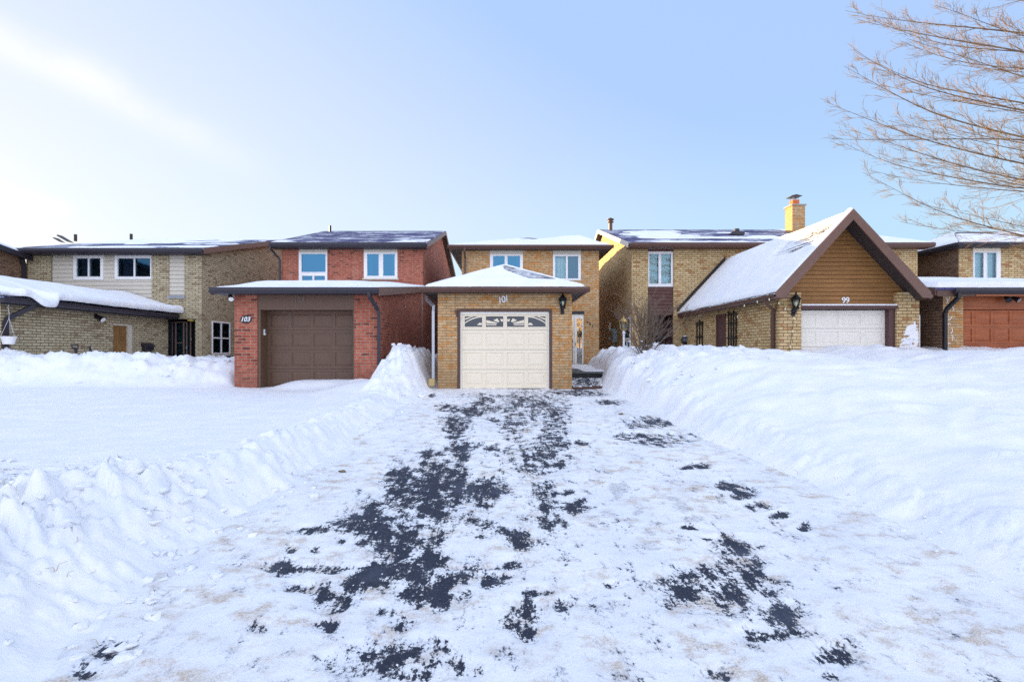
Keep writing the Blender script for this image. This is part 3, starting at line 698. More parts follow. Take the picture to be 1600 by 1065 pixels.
# main hip roof
ye = 21.6; ez = 6.02; L, Rr = PX(703, ye), PX(955, ye); ax = (L + Rr) / 2; q = [(ax, 25.0, 7.06), (ax, 30.9, 7.06)]; yb = 34.3
def hip(mb, L, Rr, ye, yb, ez, q, t=.10):
    roof_slab(mb, [(L, ye, ez), (Rr, ye, ez), q[0]], t); roof_slab(mb, [(Rr, ye, ez), (Rr, yb, ez), q[1], q[0]], t); roof_slab(mb, [(L, yb, ez), (L, ye, ez), q[0], q[1]], t); roof_slab(mb, [(Rr, yb, ez), (L, yb, ez), q[1]], t)
mb = MB(); hip(mb, L, Rr, ye, yb, ez, q); roof = mb.build('roof', 'dark_shingle', h)
def t101(x, y, a, b):
    return .055 + .16 * fbm(x * .8, y * .9, 4, 4) + .26 * np.exp(-((x - 3.15) / 1.05) ** 2) * np.exp(-((y - 22.75) / .95) ** 2) - .16 * sm((b - .74) / .14) * sm((x - ax + .5) / .4)
snow_sheet(roof, [(L, ye, ez), (Rr, ye, ez), q[0], q[0]], 130, 90, t101, edge=.22)
def t101s(x, y, a, b): return .055 + .16 * fbm(x * .8, y * .9, 4, 4) + .26 * np.exp(-((x - 3.15) / 1.05) ** 2) * np.exp(-((y - 22.75) / .95) ** 2)
snow_sheet(roof, [(Rr, ye, ez), (Rr, yb, ez), q[1], q[0]], 90, 60, t101s, edge=.22); snow_sheet(roof, [(L, yb, ez), (L, ye, ez), q[0], q[1]], 90, 60, t101s, edge=.22)
def eaves(h, L, Rr, ye, yb, zt, zb, yw, xw0, xw1, mat, pre=''):
    mb = MB(); mb.box(L + .02, Rr - .02, ye, ye + .025, zb, zt - .02); mb.box(L, L + .025, ye + .03, yb, zb, zt - .02); mb.box(Rr - .025, Rr, ye + .03, yb, zb, zt - .02); mb.build(pre + 'fascia', mat, h)
    mb = MB(); mb.poly((L + .03, ye + .03, zb + .01), (Rr - .03, ye + .03, zb + .01), (Rr - .03, yw - .003, zb + .01), (L + .03, yw - .003, zb + .01))
    mb.poly((L + .03, yw, zb + .01), (xw0 - .003, yw, zb + .01), (xw0 - .003, yb, zb + .01), (L + .03, yb, zb + .01)); mb.poly((xw1 + .003, yw, zb + .01), (Rr - .03, yw, zb + .01), (Rr - .03, yb, zb + .01), (xw1 + .003, yb, zb + .01)); mb.build(pre + 'soffit', 'soffit', h)
    mb = MB(); gutter(mb, (L - .1, ye, zt - .03), (Rr + .1, ye, zt - .03), (0, -1, 0), .12, .10); gutter(mb, (L, ye, zt - .03), (L, yb, zt - .03), (-1, 0, 0), .12, .10); gutter(mb, (Rr, ye, zt - .03), (Rr, yb, zt - .03), (1, 0, 0), .12, .10); mb.build(pre + 'gutter', mat, h)
eaves(h, L, Rr, ye, yb, ez, 5.83, Y2, xl, xr, 'brown_metal')
downspout(h, [(PX(726, ye), ye - .05, 5.9), (PX(726, ye), ye - .05, 5.75), (PX(727, Y2), Y2 - .08, 5.5), (PX(727, Y2), Y2 - .08, 3.5)], 'brown_metal', .048)
# garage hip roof
fy = 13.74; gz = 3.29; GL, GR = PX(661.5, fy), PX(915.5, fy); gax = (GL + GR) / 2; gq = [(gax, 15.9, 4.22), (gax, 21.99, 4.22)]
mb = MB(); roof_slab(mb, [(GL, fy, gz), (GR, fy, gz), gq[0]], .08); roof_slab(mb, [(GR, fy, gz), (GR, 21.99, gz), gq[1], gq[0]], .08); roof_slab(mb, [(GL, 21.99, gz), (GL, fy, gz), gq[0], gq[1]], .08)
groof = mb.build('garage_roof', 'brown_shingle', h)
def bare_patch(x, y):                                  # wind-swept shingles near the peak and down the right hip
    c = sm((1.1 - np.abs((x - .50 - .80 * (15.5 - y)) / .72)) * 2.2) * sm((y - 14.3) / .3) * sm((x + .15) / .25)
    return c
def tgr(x, y, a, b):
    st = np.sin(y * 2 * math.pi / .135) * .012
    return .042 + .03 * fbm(x * 1.5, y * 1.5, 3, 2) + st * .55 - bare_patch(x, y) * (.14 + .16 * fbm(x * 3.0, y * 7, 4, 3) + st)
snow_sheet(groof, [(GL, fy, gz), (GR, fy, gz), gq[0], gq[0]], 220, 150, tgr, edge=.16)
def tgs(x, y, a, b): return .065 + .03 * fbm(x * 1.2, y * 1.2, 3, 6)
def tgs2(x, y, a, b): return .065 + .03 * fbm(x * 1.2, y * 1.2, 3, 6) - .09 * sm((17.2 - y) / .5) * sm((a < .5) * (b - .15) * 4) * 0
snow_sheet(groof, [(GR, fy, gz), (GR, 21.99, gz), gq[1], gq[0]], 90, 50, tgs2, edge=.16); snow_sheet(groof, [(GL, 21.99, gz), (GL, fy, gz), gq[0], gq[1]], 90, 50, tgs, edge=.16)
eaves(h, GL, GR, fy, 21.99, gz, 3.13, Y1, gx0, gx1, 'brown_metal', 'garage_')
dx = PX(676.5, Y1)
ds = downspout(h, [(GL - .05, 14.6, 3.18), (GL - .03, 14.5, 3.02), (gx0 - .12, 14.25, 2.80), (dx, Y1 + .05, 2.66), (dx, Y1 + .05, .80)], 'steel', .05)
mb = MB(); mb.cbox(dx - .10, dx + .06, Y1 - .16, Y1 + .06, .60, .80, .015); mb.build('outlet', 'straw', ds)
lantern('wall_lantern', 'black wall lantern on the tan brick right of the cream garage door', PX(878.5, Y1), Y1, PZ(480.5, Y1), .98, 0)
s = thing('house_number', (PX(787, Y1), Y1, PZ(468, Y1)), 'white digits 101 on tan brick above the cream garage door', 'house number')
for ch, px, py in (('1', 781.2, 469.5), ('0', 786.8, 467.7), ('1', 791.8, 466.2)): text_part('digit', ch, .245, .010, 'white', s, (PX(px, Y1), Y1 - .016, PZ(py, Y1)), ry=-4)
s = thing('entry_number', (PX(921, Y2), Y2, PZ(507, Y2)), 'small black digits 101 stepping down tan brick beside the front door', 'house number')
for ch, px, py in (('1', 918, 503.5), ('0', 922, 506.2), ('1', 926, 509.2)): text_part('digit', ch, .15, .008, 'black', s, (PX(px, Y2), Y2 - .012, PZ(py, Y2)))
# ================================================================== house 99: buff brick, gabled garage
Ya = 14.5
h = thing('brick_house', (9.5, 18, 0), 'buff brick house with a steep brown boarded gable, white garage door and a chimney', 'house', HG)
xl, xr, Y2 = 5.42, 17.7, 22.0
win = (PX(1012.5, Y2), PX(1052.5, Y2), PZ(447.5, Y2), PZ(392.5, Y2)); ent = (PX(1012.5, Y2), PX(1052.5, Y2), 0, PZ(491, Y2)); pan = (PX(1012.5, Y2), PX(1052.5, Y2), PZ(491, Y2), PZ(447.5, Y2)); hd = (pan[0], pan[1], PZ(392.5, Y2), 5.93)
bay = (pan[0], pan[1], 0, 5.93)
mb = MB(); wall(mb, mF(Y2), xl, xr, 0, 5.95, [bay], .10)
sw = (22.15, 23.5, PZ(560, 22.15), PZ(495, 22.6))
wall(mb, mL(xl), Y2, 35, 0, 5.95, [sw], .12)
mb.poly((xl, Y2, 5.95), (xl, 35, 5.95), (xl, 28.5, 8.05)); mb.poly((xr, Y2, 0), (xr, 35, 0), (xr, 35, 5.95), (xr, 28.5, 8.05), (xr, Y2, 5.95)); mb.poly((xl, 35, 0), (xr, 35, 0), (xr, 35, 5.95), (xl, 35, 5.95))
mb.build('wall', 'buff_brick', h)
window(h, mF(Y2 + .07), win[0] + .01, win[1] - .01, win[2], win[3], [(PX(1015, Y2), PX(1029.5, Y2), PZ(443, Y2), PZ(396.5, Y2)), (PX(1033.5, Y2), PX(1049, Y2), PZ(443, Y2), PZ(396.5, Y2))], glass='pale_glass', curtains=[(PX(1014, Y2), PX(1029.6, Y2), PZ(444, Y2), PZ(396, Y2), 'curtain'), (PX(1033, Y2), PX(1050, Y2), PZ(444, Y2), PZ(396, Y2), 'curtain')])
mb = MB(); lap_siding(mb, mF(Y2 + .09), pan[2] + .1, pan[3], lambda z: (pan[0] + .005, pan[1] - .005), .155); mb.box(pan[0] + .005, pan[1] - .005, Y2 + .05, Y2 + .1, hd[2] + .005, hd[3]); mb.box(pan[0] + .005, pan[1] - .005, Y2 + .03, Y2 + 1.2, pan[2] - .02, pan[2] + .1); mb.build('siding_panel', 'plum_siding', h)
# recessed entry
mb = MB(); e0, e1, et = pan[0], pan[1], pan[2] - .02
mb.poly((e0, Y2 + 1.2, 0), (e1, Y2 + 1.2, 0), (e1, Y2 + 1.2, et), (e0, Y2 + 1.2, et)); mb.poly((e0, Y2 + .1, 0), (e0, Y2 + 1.2, 0), (e0, Y2 + 1.2, et), (e0, Y2 + .1, et)); mb.poly((e1, Y2 + .1, 0), (e1, Y2 + 1.2, 0), (e1, Y2 + 1.2, et), (e1, Y2 + .1, et)); mb.build('entry_recess', 'plum_paint', h)
mb = MB(); wall(mb, mF(Y2 + 1.15), e0 + .1, e1 - .1, .9, et - .05, [(e0 + .25, e1 - .25, 1.3, et - .25)], .03); d = mb.build('front_door', 'dark_metal', h)
mb = MB(); mb.poly((e0 + .24, Y2 + 1.175, 1.29), (e1 - .24, Y2 + 1.175, 1.29), (e1 - .24, Y2 + 1.175, et - .24), (e0 + .24, Y2 + 1.175, et - .24)); mb.build('pane', 'dark_glass', d)
mb = MB(); mb.cbox(e0 + .15, e0 + .22, Y2 + 1.09, Y2 + 1.14, 1.78, 2.02, .012); mb.build('handle', 'brass', d)
zz = (sw[2] + sw[3]) / 2 + .1
window(h, mL(xl), *sw, [(sw[0] + .12, sw[1] - .12, zz - .1, sw[3] - .1), (sw[0] + .12, (sw[0] + sw[1]) / 2 - .04, sw[2] + .1, zz - .28), ((sw[0] + sw[1]) / 2 + .04, sw[1] - .12, sw[2] + .1, zz - .28)], glass='dark_glass')
mb = MB(); mb.cbox(xl - .06, xl, 26.4, 26.62, 2.55, 3.0, .02); mb.build('wall_vent', 'offwhite', h)
mb = MB(); mb.cbox(xl - .22, xl, 24.8, 25.15, 1.95, 2.55, .03); mb.lathe([(.14, 0), (.14, .08), (.11, .13)], (xl - .16, 24.98, 2.5), 12); mb.tube([(xl - .1, 24.98, 1.95), (xl - .1, 24.98, .8)], .035, 8); mb.tube([(xl - .1, 25.3, 2.15), (xl - .32, 25.4, 2.15)], .05, 8); m_ = mb.build('electric_meter', 'green_meter', h)
# main roof
ye, yr, ez, rz = 21.5, 28.5, 6.10, 8.27; rl, rr = 5.15, 18.0
mb = MB(); roof_slab(mb, [(rl, ye, ez), (rr, ye, ez), (rr, yr, rz), (rl, yr, rz)], .10); roof_slab(mb, [(rl, yr, rz), (rr, yr, rz), (rr, 35.5, ez), (rl, 35.5, ez)], .10); roof = mb.build('roof', 'dark_shingle', h)
def t99(x, y, a, b):
    return .07 * (sm((fbm(x * .45, y * 1.1, 4, 12) - .10 + .42 * np.exp(-((x - 7.7) / 1.2) ** 2 - ((b - .62) / .3) ** 2) + .26 * sm((x - 9.5) / 3) * sm((.6 - b) * 5) + .25 * sm((x - 14.5) / 1)) * 6)) - .035
snow_sheet(roof, [(rl + .05, ye, ez), (rr, ye, ez), (rr, yr, rz), (rl + .05, yr, rz)], 260, 130, t99, edge=.15)
mb = MB(); mb.box(rl + .02, rr - .02, ye + .01, ye + .04, 5.89, 6.03); mb.box(rl + .03, rr - .03, ye + .04, Y2 - .005, 5.885, 5.905); mb.build('fascia', 'brown_metal', h)
mb = MB(); gutter(mb, (rl + .05, ye, 6.06), (rr - .02, ye, 6.06), (0, -1, 0), .165); mb.build('gutter', 'brown_metal', h)
mb = MB()
for sg, x in ((1, rr), (-1, rl)):
    mb.prism([(x, ye, ez - .2), (x, ye, ez + .01), (x, yr, rz + .01), (x, yr, rz - .2)], (sg * .03, 0, 0)); mb.prism([(x, yr, rz - .2), (x, yr, rz + .01), (x, 35.5, ez), (x, 35.5, ez - .2)], (sg * .03, 0, 0))
mb.build('rake_board', 'beige', h)
mb = MB()
for a, b in ((xr, rr), (rl, xl)): mb.poly((a, ye, ez - .13), (b, ye, ez - .13), (b, yr, rz - .13), (a, yr, rz - .13)); mb.poly((a, yr, rz - .13), (b, yr, rz - .13), (b, 35.5, ez - .13), (a, 35.5, ez - .13))
mb.build('soffit', 'soffit', h)
mb = MB(); fx = PX(954, 28.0); mb.tube([(fx, 28.0, 7.9), (fx, 28, 8.55)], .10, 12); mb.lathe([(.12, 0), (.17, .02), (.17, .06), (.12, .09), (.12, .14), (.19, .16), (.19, .2), (.04, .28)], (fx, 28, 8.52), 14); mb.build('flue_pipe', 'brown_metal', h)
mb = MB(); vx, vy = PX(1150, 25), 25.0; vz = ez + (vy - ye) * (rz - ez) / (yr - ye); mb.cbox(vx - .3, vx + .3, vy - .3, vy + .25, vz - .05, vz + .1, .02); mb.cbox(vx - .10, vx + .12, vy - .15, vy + .1, vz + .1, vz + .3, .03); mb.build('roof_vent', 'dark_metal', h)
# chimney
cx0, cx1, cy0, cy1 = 14.50, 15.15, 25.9, 26.55; cz = PZ(321, cy0)
mb = MB(); mb.box(cx0, cx1, cy0, cy1, 6.8, cz); ch = mb.build('chimney', 'tan_brick', h)
mb = MB(); mb.cbox(cx0 - .06, cx1 + .06, cy0 - .06, cy1 + .06, cz, cz + .07, .012); mb.build('crown', 'concrete', ch)
mb = MB(); f0, f1 = cx0 + .10, cx0 + .44; mb.cbox(f0, f1, cy0 + .12, cy0 + .46, cz + .07, cz + .34, .02); mb.build('flue', 'terracotta', ch)
mb = MB(); fc = ((f0 + f1) / 2, cy0 + .29)
for a, b in ((-.13, -.13), (.13, -.13), (.13, .13), (-.13, .13)): mb.tube([(fc[0] + a, fc[1] + b, cz + .3), (fc[0] + a, fc[1] + b, cz + .50)], .012, 5)
mb.cbox(fc[0] - .27, fc[0] + .27, fc[1] - .24, fc[1] + .30, cz + .50, cz + .535, .008); mb.prism([(fc[0] - .24, fc[1] - .2, cz + .536), (fc[0] + .24, fc[1] - .2, cz + .536), (fc[0], fc[1] - .2, cz + .60)], (0, .46, 0)); mb.build('rain_cap', 'dark_metal', ch)
# gabled garage
px0, px1, qx0, qx1 = 7.75, PX(1252, Ya), PX(1401, Ya), PX(1436.5, Ya); pt = PZ(456.5, Ya)
zdoor = PZ(483, Ya); zled = PZ(475.5, Ya)
dr = (17.99, 18.84, .7, 2.86)
mb = MB(); wall(mb, mL(px0), Ya, Y2 - .002, 0, 3.12, [dr], .12)
mb.box(px0, px1, Ya, Ya + .5, 0, pt) if False else None
for a, b in ((px0, px1), (qx0, qx1)):
    mb.poly((a, Ya, 0), (b, Ya, 0), (b, Ya, pt), (a, Ya, pt)); mb.poly((a, Ya, pt), (b, Ya, pt), (b, Ya + .4, pt), (a, Ya + .4, pt))
    mb.poly((b, Ya, 0), (b, Ya + .4, 0), (b, Ya + .4, pt), (b, Ya, pt))
    if a > 9: mb.poly((a, Ya, 0), (a, Ya + .4, 0), (a, Ya + .4, pt), (a, Ya, pt))
mb.poly((qx1, Ya + .4, 0), (qx1, Y2, 0), (qx1, Y2, 3.12), (qx1, Ya + .4, 3.12))
mb.build('garage_wall', 'buff_brick', h)
rx, ry0, rzz, el, er, ez2 = 9.50, 13.97, PZ(327.5, 13.97), 7.40, 11.60, 3.16
sl_ = (rzz - ez2) / (rx - el)
Ys = Ya + .14
def span(z):
    w = (rzz - .145 - z) / sl_
    a, b = max(rx - w, px1 + .001 if z < pt else px0 + .05), min(rx + w, qx0 - .001 if z < pt else qx1 - .02)
    return (a, max(a, b))
mb = MB(); lap_siding(mb, mF(Ys), zled, rzz - .16, span, .1215)
for x, z in ((9.58, zled + .20), (8.6, zled + .33), (8.75, zled + .12), (8.95, zled + .57), (9.65, zled + .75)): mb.box(x, x + .008, Ys - .019, Ys - .004, z, z + .12)
mb.build('gable_siding', 'tan_siding', h)
mb = MB(); mb.cbox(px1 + .002, qx0 + .04, Ya - .02, Ys + .05, zdoor + .01, zled - .035, .006); mb.box(PX(1387.5, Ya + .1), qx0 - .002, Ya + .06, Ys + .12, 0, zdoor + .01); mb.build('door_surround', 'plum_paint', h)
mb = MB(); mb.cbox(px1 + .01, qx0 + .02, Ya - .015, Ys - .002, zled - .035, zled + .012, .012); mb.build('ledge_snow', 'roof_snow', h)
Yd = Ya + .22; rows = [zdoor - .01 - 2.1 + i * .525 for i in range(5)]
panel_door(h, mF(Yd), px1 - .09, PX(1386, Yd), rows, 4, 'offwhite', .085, stile=.11)
text_part('number', '99', .235, .010, 'white', h, (PX(1320, Ys), Ys - .03, PZ(469.5, Ys)), spacing=.92)
gr = 22.0
mb = MB()
rf = ry0 + .038; A = [(el, rf, ez2), (rx, rf, rzz), (rx, gr - .004, rzz), (el, gr - .004, ez2)]; B = [(rx, rf, rzz), (er, rf, ez2), (er, gr - .004, ez2), (rx, gr - .004, rzz)]
roof_slab(mb, A, .12); roof_slab(mb, B, .12); groof = mb.build('garage_roof', 'brown_shingle', h)
def tgl(x, y, a, b):                                   # a runs along the slope foot to front, b up to the ridge
    zone = sm((b - .54 - .06 * fbm(y * 2, b * 5, 3, 4)) / .12) * sm((17.4 - y + .8 * fbm(x * 3, y * 2, 3, 5)) / .9) * sm((y - 14.15) / .25)
    st = .5 + .5 * np.sin(b * 2 * math.pi * 22)
    return .10 + .02 * fbm(x * 1.2, y * 1.2, 3, 21) - zone * (.075 + .055 * st + .10 * fbm(y * 1.3, b * 45, 3, 22))
snow_sheet(groof, [(el + .02, gr - .02, ez2), (el + .02, ry0 + .03, ez2), (rx, ry0 + .03, rzz), (rx, gr - .02, rzz)], 220, 170, tgl, edge=.14)
def tgr_(x, y, a, b): return .06 + .05 * fbm(x, y, 3, 24) - .07 * sm((14.5 - y) / .3)
snow_sheet(groof, [(er - .02, ry0 + .03, ez2), (er - .02, gr - .02, ez2), (rx, gr - .02, rzz), (rx, ry0 + .03, rzz)], 90, 50, tgr_, edge=.14)
mb = MB(); W = .18; n_ = math.hypot(1, sl_)
for sg, e in ((-1, el), (1, er)):
    x0 = e + sg * .02; z0 = ez2 - .02 * sl_
    mb.prism([(x0, ry0, z0 + .03), (rx, ry0, rzz + .03), (rx, ry0, rzz - W * n_), (x0 - sg * .22, ry0, z0 - .125), (x0, ry0, z0 - .125)], (0, .036, 0))
mb.build('rake_board', 'pink_fascia', h)
for sg, e, xw in ((-1, el, px0 + .02), (1, er, qx1 - .02)):
    mb = MB(); mb.prism([(e, ry0 + .037, ez2 - .14), (xw, ry0 + .037, ez2 - .14), (xw, ry0 + .037, ez2 - .145 + abs(xw - e) * sl_), (e, ry0 + .037, ez2 - .10)], (0, Ya - ry0 - .04, 0)); mb.build('eave_return', 'pink_fascia', h)
mb = MB()
for sg, e in ((-1, el), (1, er)):
    mb.poly((e, ry0 + .04, ez2 - .14), (rx, ry0 + .04, rzz - .14), (rx, Ys, rzz - .14), (e, Ys, ez2 - .14))
mb.build('soffit', 'soffit', h)
mb = MB(); mb.box(el, el + .03, ry0 + .05, gr - .01, ez2 - .2, ez2 - .05); gutter(mb, (el, ry0 - .02, ez2 - .06), (el, gr - .3, ez2 - .06), (-1, 0, 0), .12, .11); gutter(mb, (er, ry0 + .05, ez2 - .06), (er, gr - .3, ez2 - .06), (1, 0, 0), .12, .11); mb.build('gutter', 'brown_metal', h)
mb = MB(); mb.prism([(el - .05, gr - .002, ez2 + .05), (el - .05, gr - .03, ez2 + .05), (el - .05, gr - .03, ez2 + .20), (el - .05, gr - .002, ez2 + .2)], (2.1, 0, 2.1 * sl_)); mb.build('step_flashing', 'black', h)
dx = px0 - .065; downspout(h, [(el - .05, 14.35, 3.0), (el - .05, 14.38, 2.86), (dx, 14.68, 2.74), (dx, 14.72, 2.62), (dx, 14.72, .8)], 'brown_metal', .052)
mb = MB(); mb.box(px0 + .02, px0 + .07, dr[0] + .06, dr[1] - .06, dr[2], dr[3] - .06); d = mb.build('side_door', 'plum_paint', h)
mb = MB(); mb.box(px0 - .012, px0 + .09, dr[0], dr[0] + .06, dr[2], dr[3]); mb.box(px0 - .012, px0 + .09, dr[1] - .06, dr[1], dr[2], dr[3]); mb.box(px0 - .012, px0 + .09, dr[0], dr[1], dr[3] - .06, dr[3] + .005); mb.build('frame', 'plum_siding', d)
# snow plastered on the right pillar
nn = 40; pts = []
V = []; nu, nv = 46, 60
A_ = np.linspace(0, 1, nu)[None, :]; B_ = np.linspace(0, 1, nv)[:, None]
X_ = qx0 + .02 + (qx1 - qx0 + .01) * A_ + 0 * B_; Z_ = 1.0 + (PZ(492, Ya) - 1.0) * B_ + 0 * A_
topline = .66 + .26 * np.exp(-((A_ - .66) / .30) ** 2) + .14 * fbm(X_ * 9, Z_ * 9, 3, 31) * 2 - .25 * sm((A_ - .86) / .1)
cov = sm((topline - B_) * 9) * sm((A_ - .02 - .22 * sm((B_ - .25) * 2) + .20 * fbm(X_ * 10, Z_ * 8, 3, 32)) * 9)
hole = sm((np.abs(fbm(X_ * 7, Z_ * 13, 3, 33)) - .20) * 12) * .05
D_ = -.012 + .045 * cov * (1 + .8 * fbm(X_ * 14, Z_ * 14, 3, 34)) - hole
edge = np.minimum(np.minimum(A_, 1 - A_) * 12, 1) + 0 * B_; D_ = D_ * edge - .01 * (1 - edge)
V = np.stack([X_, Ya - D_, Z_], -1)
grid_object('plastered_snow', V, nu, nv, 'roof_snow', h)

lantern('wall_lantern', 'black wall lantern with rounded cap on the left brick pillar of the gabled garage', PX(1239, Ya), Ya, PZ(482, Ya), 1.12, 1)
def string_lights(name, label, pts, nb, sagf=.0, wire=.006):
    s = thing(name, pts[0], label, 'string lights'); mb = MB(); P = []
    for i in range(len(pts) - 1):
        a, b = Vector(pts[i]), Vector(pts[i + 1]); n = 6
        for k in range(n + (i == len(pts) - 2)):
            t = k / n; P.append(a.lerp(b, t) - Vector((0, 0, sagf * math.sin(math.pi * t))))
    mb.tube(P, wire, 5); mb.build('wire', 'black', s)
    for k in range(nb):
        q = P[int((k + .5) / nb * (len(P) - 1))]; b = MB(); b.sm = True; b.lathe([(.012, 0), (.012, -.015), (.019, -.04), (.013, -.065), (.004, -.072)], (q[0], q[1] - .012, q[2]), 8); b.build('bulb', 'bulb', s)
    return s
gx = el - .13
string_lights('string_lights', 'string of small pale bulbs from gutter corner to the gabled garage lantern', [(px0 - .02, 17.2, 2.62), (gx, 15.8, 2.98), (gx, 14.6, 3.04), (gx + .02, 13.93, 3.05), (px0 + .1, Ya - .03, 2.86), (PX(1237, Ya), Ya - .1, 2.52), (PX(1237, Ya), Ya - .03, 2.1), (PX(1230, Ya), Ya - .03, 1.4)], 9, .03)
def trellis(label, y0, y1, zb, zt, n, cross):
    s = thing('trellis', (px0, (y0 + y1) / 2, zb), label, 'trellis', 'trellises on the garage side wall'); f = MB()
    for i in range(n):
        y = y0 + (y1 - y0) * i / (n - 1); f.box(px0 - .05, px0 - .02, y - .022, y + .022, zb, zt + (.06 if i % 2 else 0))
    f.build('upright', 'black', s)
    c = MB()
    for z in cross: c.box(px0 - .075, px0 - .051, y0 - .08, y1 + .08, z - .02, z + .02)
    for z in cross[:2]: c.lathe([(.03, 0), (.05, .03), (.03, .06)], (px0 - .08, y0 - .05, z), 8)
    c.build('crossbar', 'black', s); return s
trellis('narrow black trellis on the buff brick left of the brown side door', 20.1, 20.66, .9, 2.72, 3, (1.3, 2.1, 2.6, 2.68))
trellis('black trellis with four uprights on buff brick right of the brown side door', 17.15, 17.72, .9, 2.86, 4, (1.2, 2.0, 2.5, 2.8))
s = thing('wall_fixture', (PX(1069.5, Y2), Y2, 2.0), 'round black wall fixture with a little snow on top, left of the narrow trellis', 'wall fixture')
mb = MB(); mb.lathe([(.05, 0), (.16, -.03), (.175, -.08), (.16, -.14), (.06, -.17)], (PX(1069.5, Y2), Y2, 2.0), 18, 'y'); mb.build('drum', 'plastic_black', s)
mb = MB()
for k in range(5): mb.tube([(PX(1069.5, Y2) - .12 + .06 * k, Y2 - .172, 1.92 - .03 * abs(k - 2) * -1), (PX(1069.5, Y2) - .06 + .06 * k * .8, Y2 - .172, 2.08)], .006, 4)
mb.build('grille', 'steel', s)
mb = MB(); mb.sm = True; mb.lathe([(.10, .0), (.09, .03), (.04, .05)], (PX(1069.5, Y2), Y2 - .08, 2.155), 12); mb.build('snow_cap', 'roof_snow', s)
# lamp post by the walk
lx, ly = 3.92, 17.0
s = thing('lamp_post', (lx, ly, .8), 'white post lamp with a brass lantern head behind the right snowbank', 'lamp post')
mb = MB(); mb.tube([(lx, ly, .5), (lx, ly, 2.25)], [.035, .032], 12); mb.lathe([(.05, 0), (.05, .05), (.035, .08)], (lx, ly, 2.12), 12); mb.build('post', 'white', s)
mb = MB(); mb.lathe([(.04, 2.24), (.10, 2.27), (.11, 2.29)], (lx, ly, 0), 6); mb.lathe([(.15, 2.52), (.15, 2.54), (.08, 2.62), (.03, 2.66), (.02, 2.72), (.005, 2.74)], (lx, ly, 0), 6)
for k in range(6):
    a = math.pi / 3 * k; mb.tube([(lx + .10 * math.cos(a), ly + .10 * math.sin(a), 2.28), (lx + .135 * math.cos(a), ly + .135 * math.sin(a), 2.53)], .008, 5)
mb.build('lantern_frame', 'brass', s)
mb = MB(); mb.lathe([(.095, 2.285), (.13, 2.52)], (lx, ly, 0), 6); mb.build('glass', 'lamp_glass', s)
mb = MB(); mb.sm = True; mb.lathe([(.02, 2.29), (.045, 2.38), (.03, 2.46), (.01, 2.48)], (lx, ly, 0), 10); mb.build('bulb', 'bulb', s)

# ================================================================== house 97: orange cedar garage door
h = thing('brick_house', (16, 18, 0), 'buff brick house at the right with an orange cedar garage door', 'house', HG)
gx0, gxp, gxd, gx1 = PX(1473.5, Ya), PX(1505, Ya), 17.75, 18.4
mb = MB(); mb.poly((gx0, Ya, 0), (gxp, Ya, 0), (gxp, Ya, 3.25), (gx0, Ya, 3.25)); mb.poly((gxp, Ya, 0), (gxp, Ya + .2, 0), (gxp, Ya + .2, 3.25), (gxp, Ya, 3.25)); mb.poly((gxd, Ya, 0), (gx1, Ya, 0), (gx1, Ya, 3.25), (gxd, Ya, 3.25)); mb.poly((gxd, Ya, 0), (gxd, Ya + .2, 0), (gxd, Ya + .2, 3.25), (gxd, Ya, 3.25)); mb.poly((gx1, Ya, 0), (gx1, Y2, 0), (gx1, Y2, 4.4), (gx1, Ya, 3.25))
mb.build('garage_wall', 'tan_brick', h)
mb = MB(); mb.poly((gx0, Ya, 0), (gx0, Y2, 0), (gx0, Y2, 4.4), (gx0, Ya, 3.2)); mb.build('side_wall', 'brown_brick', h)
zh = PZ(480, Ya)
mb = MB(); mb.box(gxp, gxd, Ya + .05, Ya + .1, zh, 3.25); mb.box(gxp, gxd, Ya + .02, Ya + .12, zh - .05, zh - .002); mb.build('header', 'cedar', h)
rows = [zh - .06 - .485 * (4 - i) for i in range(5)]
panel_door(h, mF(Ya + .14), gxp - .17, gxd - .05, rows, 9, 'cedar', .05, stile=.06)
fy, fz, bz, fl, fr = 14.0, 3.30, 4.55, 11.78, 18.8
mb = MB(); roof_slab(mb, [(fl, fy, fz), (fr, fy, fz), (fr, Y2 - .004, bz), (fl, Y2 - .004, bz)], .08); groof = mb.build('garage_roof', 'dark_shingle', h)
def t97(x, y, a, b): return .17 + .03 * fbm(x * .6, y * .8, 3, 41)
snow_sheet(groof, [(fl + .02, fy, fz), (fr - .02, fy, fz), (fr - .02, Y2 - .01, bz), (fl + .02, Y2 - .01, bz)], 90, 100, t97, edge=.2)
mb = MB(); mb.box(fl + .03, fr, fy + .01, fy + .04, 3.06, 3.22); mb.box(fl + .03, fr, fy + .041, Ya - .003, 3.14, 3.16); mb.prism([(fl, fy, fz - .22), (fl, fy, fz), (fl, Y2, bz), (fl, Y2, bz - .2)], (-.03, 0, 0)); mb.build('fascia', 'brown_metal', h)
mb = MB(); mb.box(gxp - .1, fr, fy - .008, fy + .005, 3.065, 3.10); mb.build('trim', 'cedar', h)
mb = MB(); gutter(mb, (PX(1489, fy), fy, 3.265), (fr, fy, 3.265), (0, -1, 0), .13); mb.build('gutter', 'dark_metal', h)
dx = gx0 - .16
downspout(h, [(PX(1495, fy), fy - .05, 3.16), (PX(1495, fy), fy - .05, 3.02), (dx, fy + .2, 2.72), (dx, fy + .25, 2.60), (dx, fy + .25, 1.0)], 'black', .052)
xl2 = 19.47; xr2 = 27.5
w97 = (PX(1520, Y2), PX(1563, Y2), PZ(437, Y2), PZ(385, Y2))
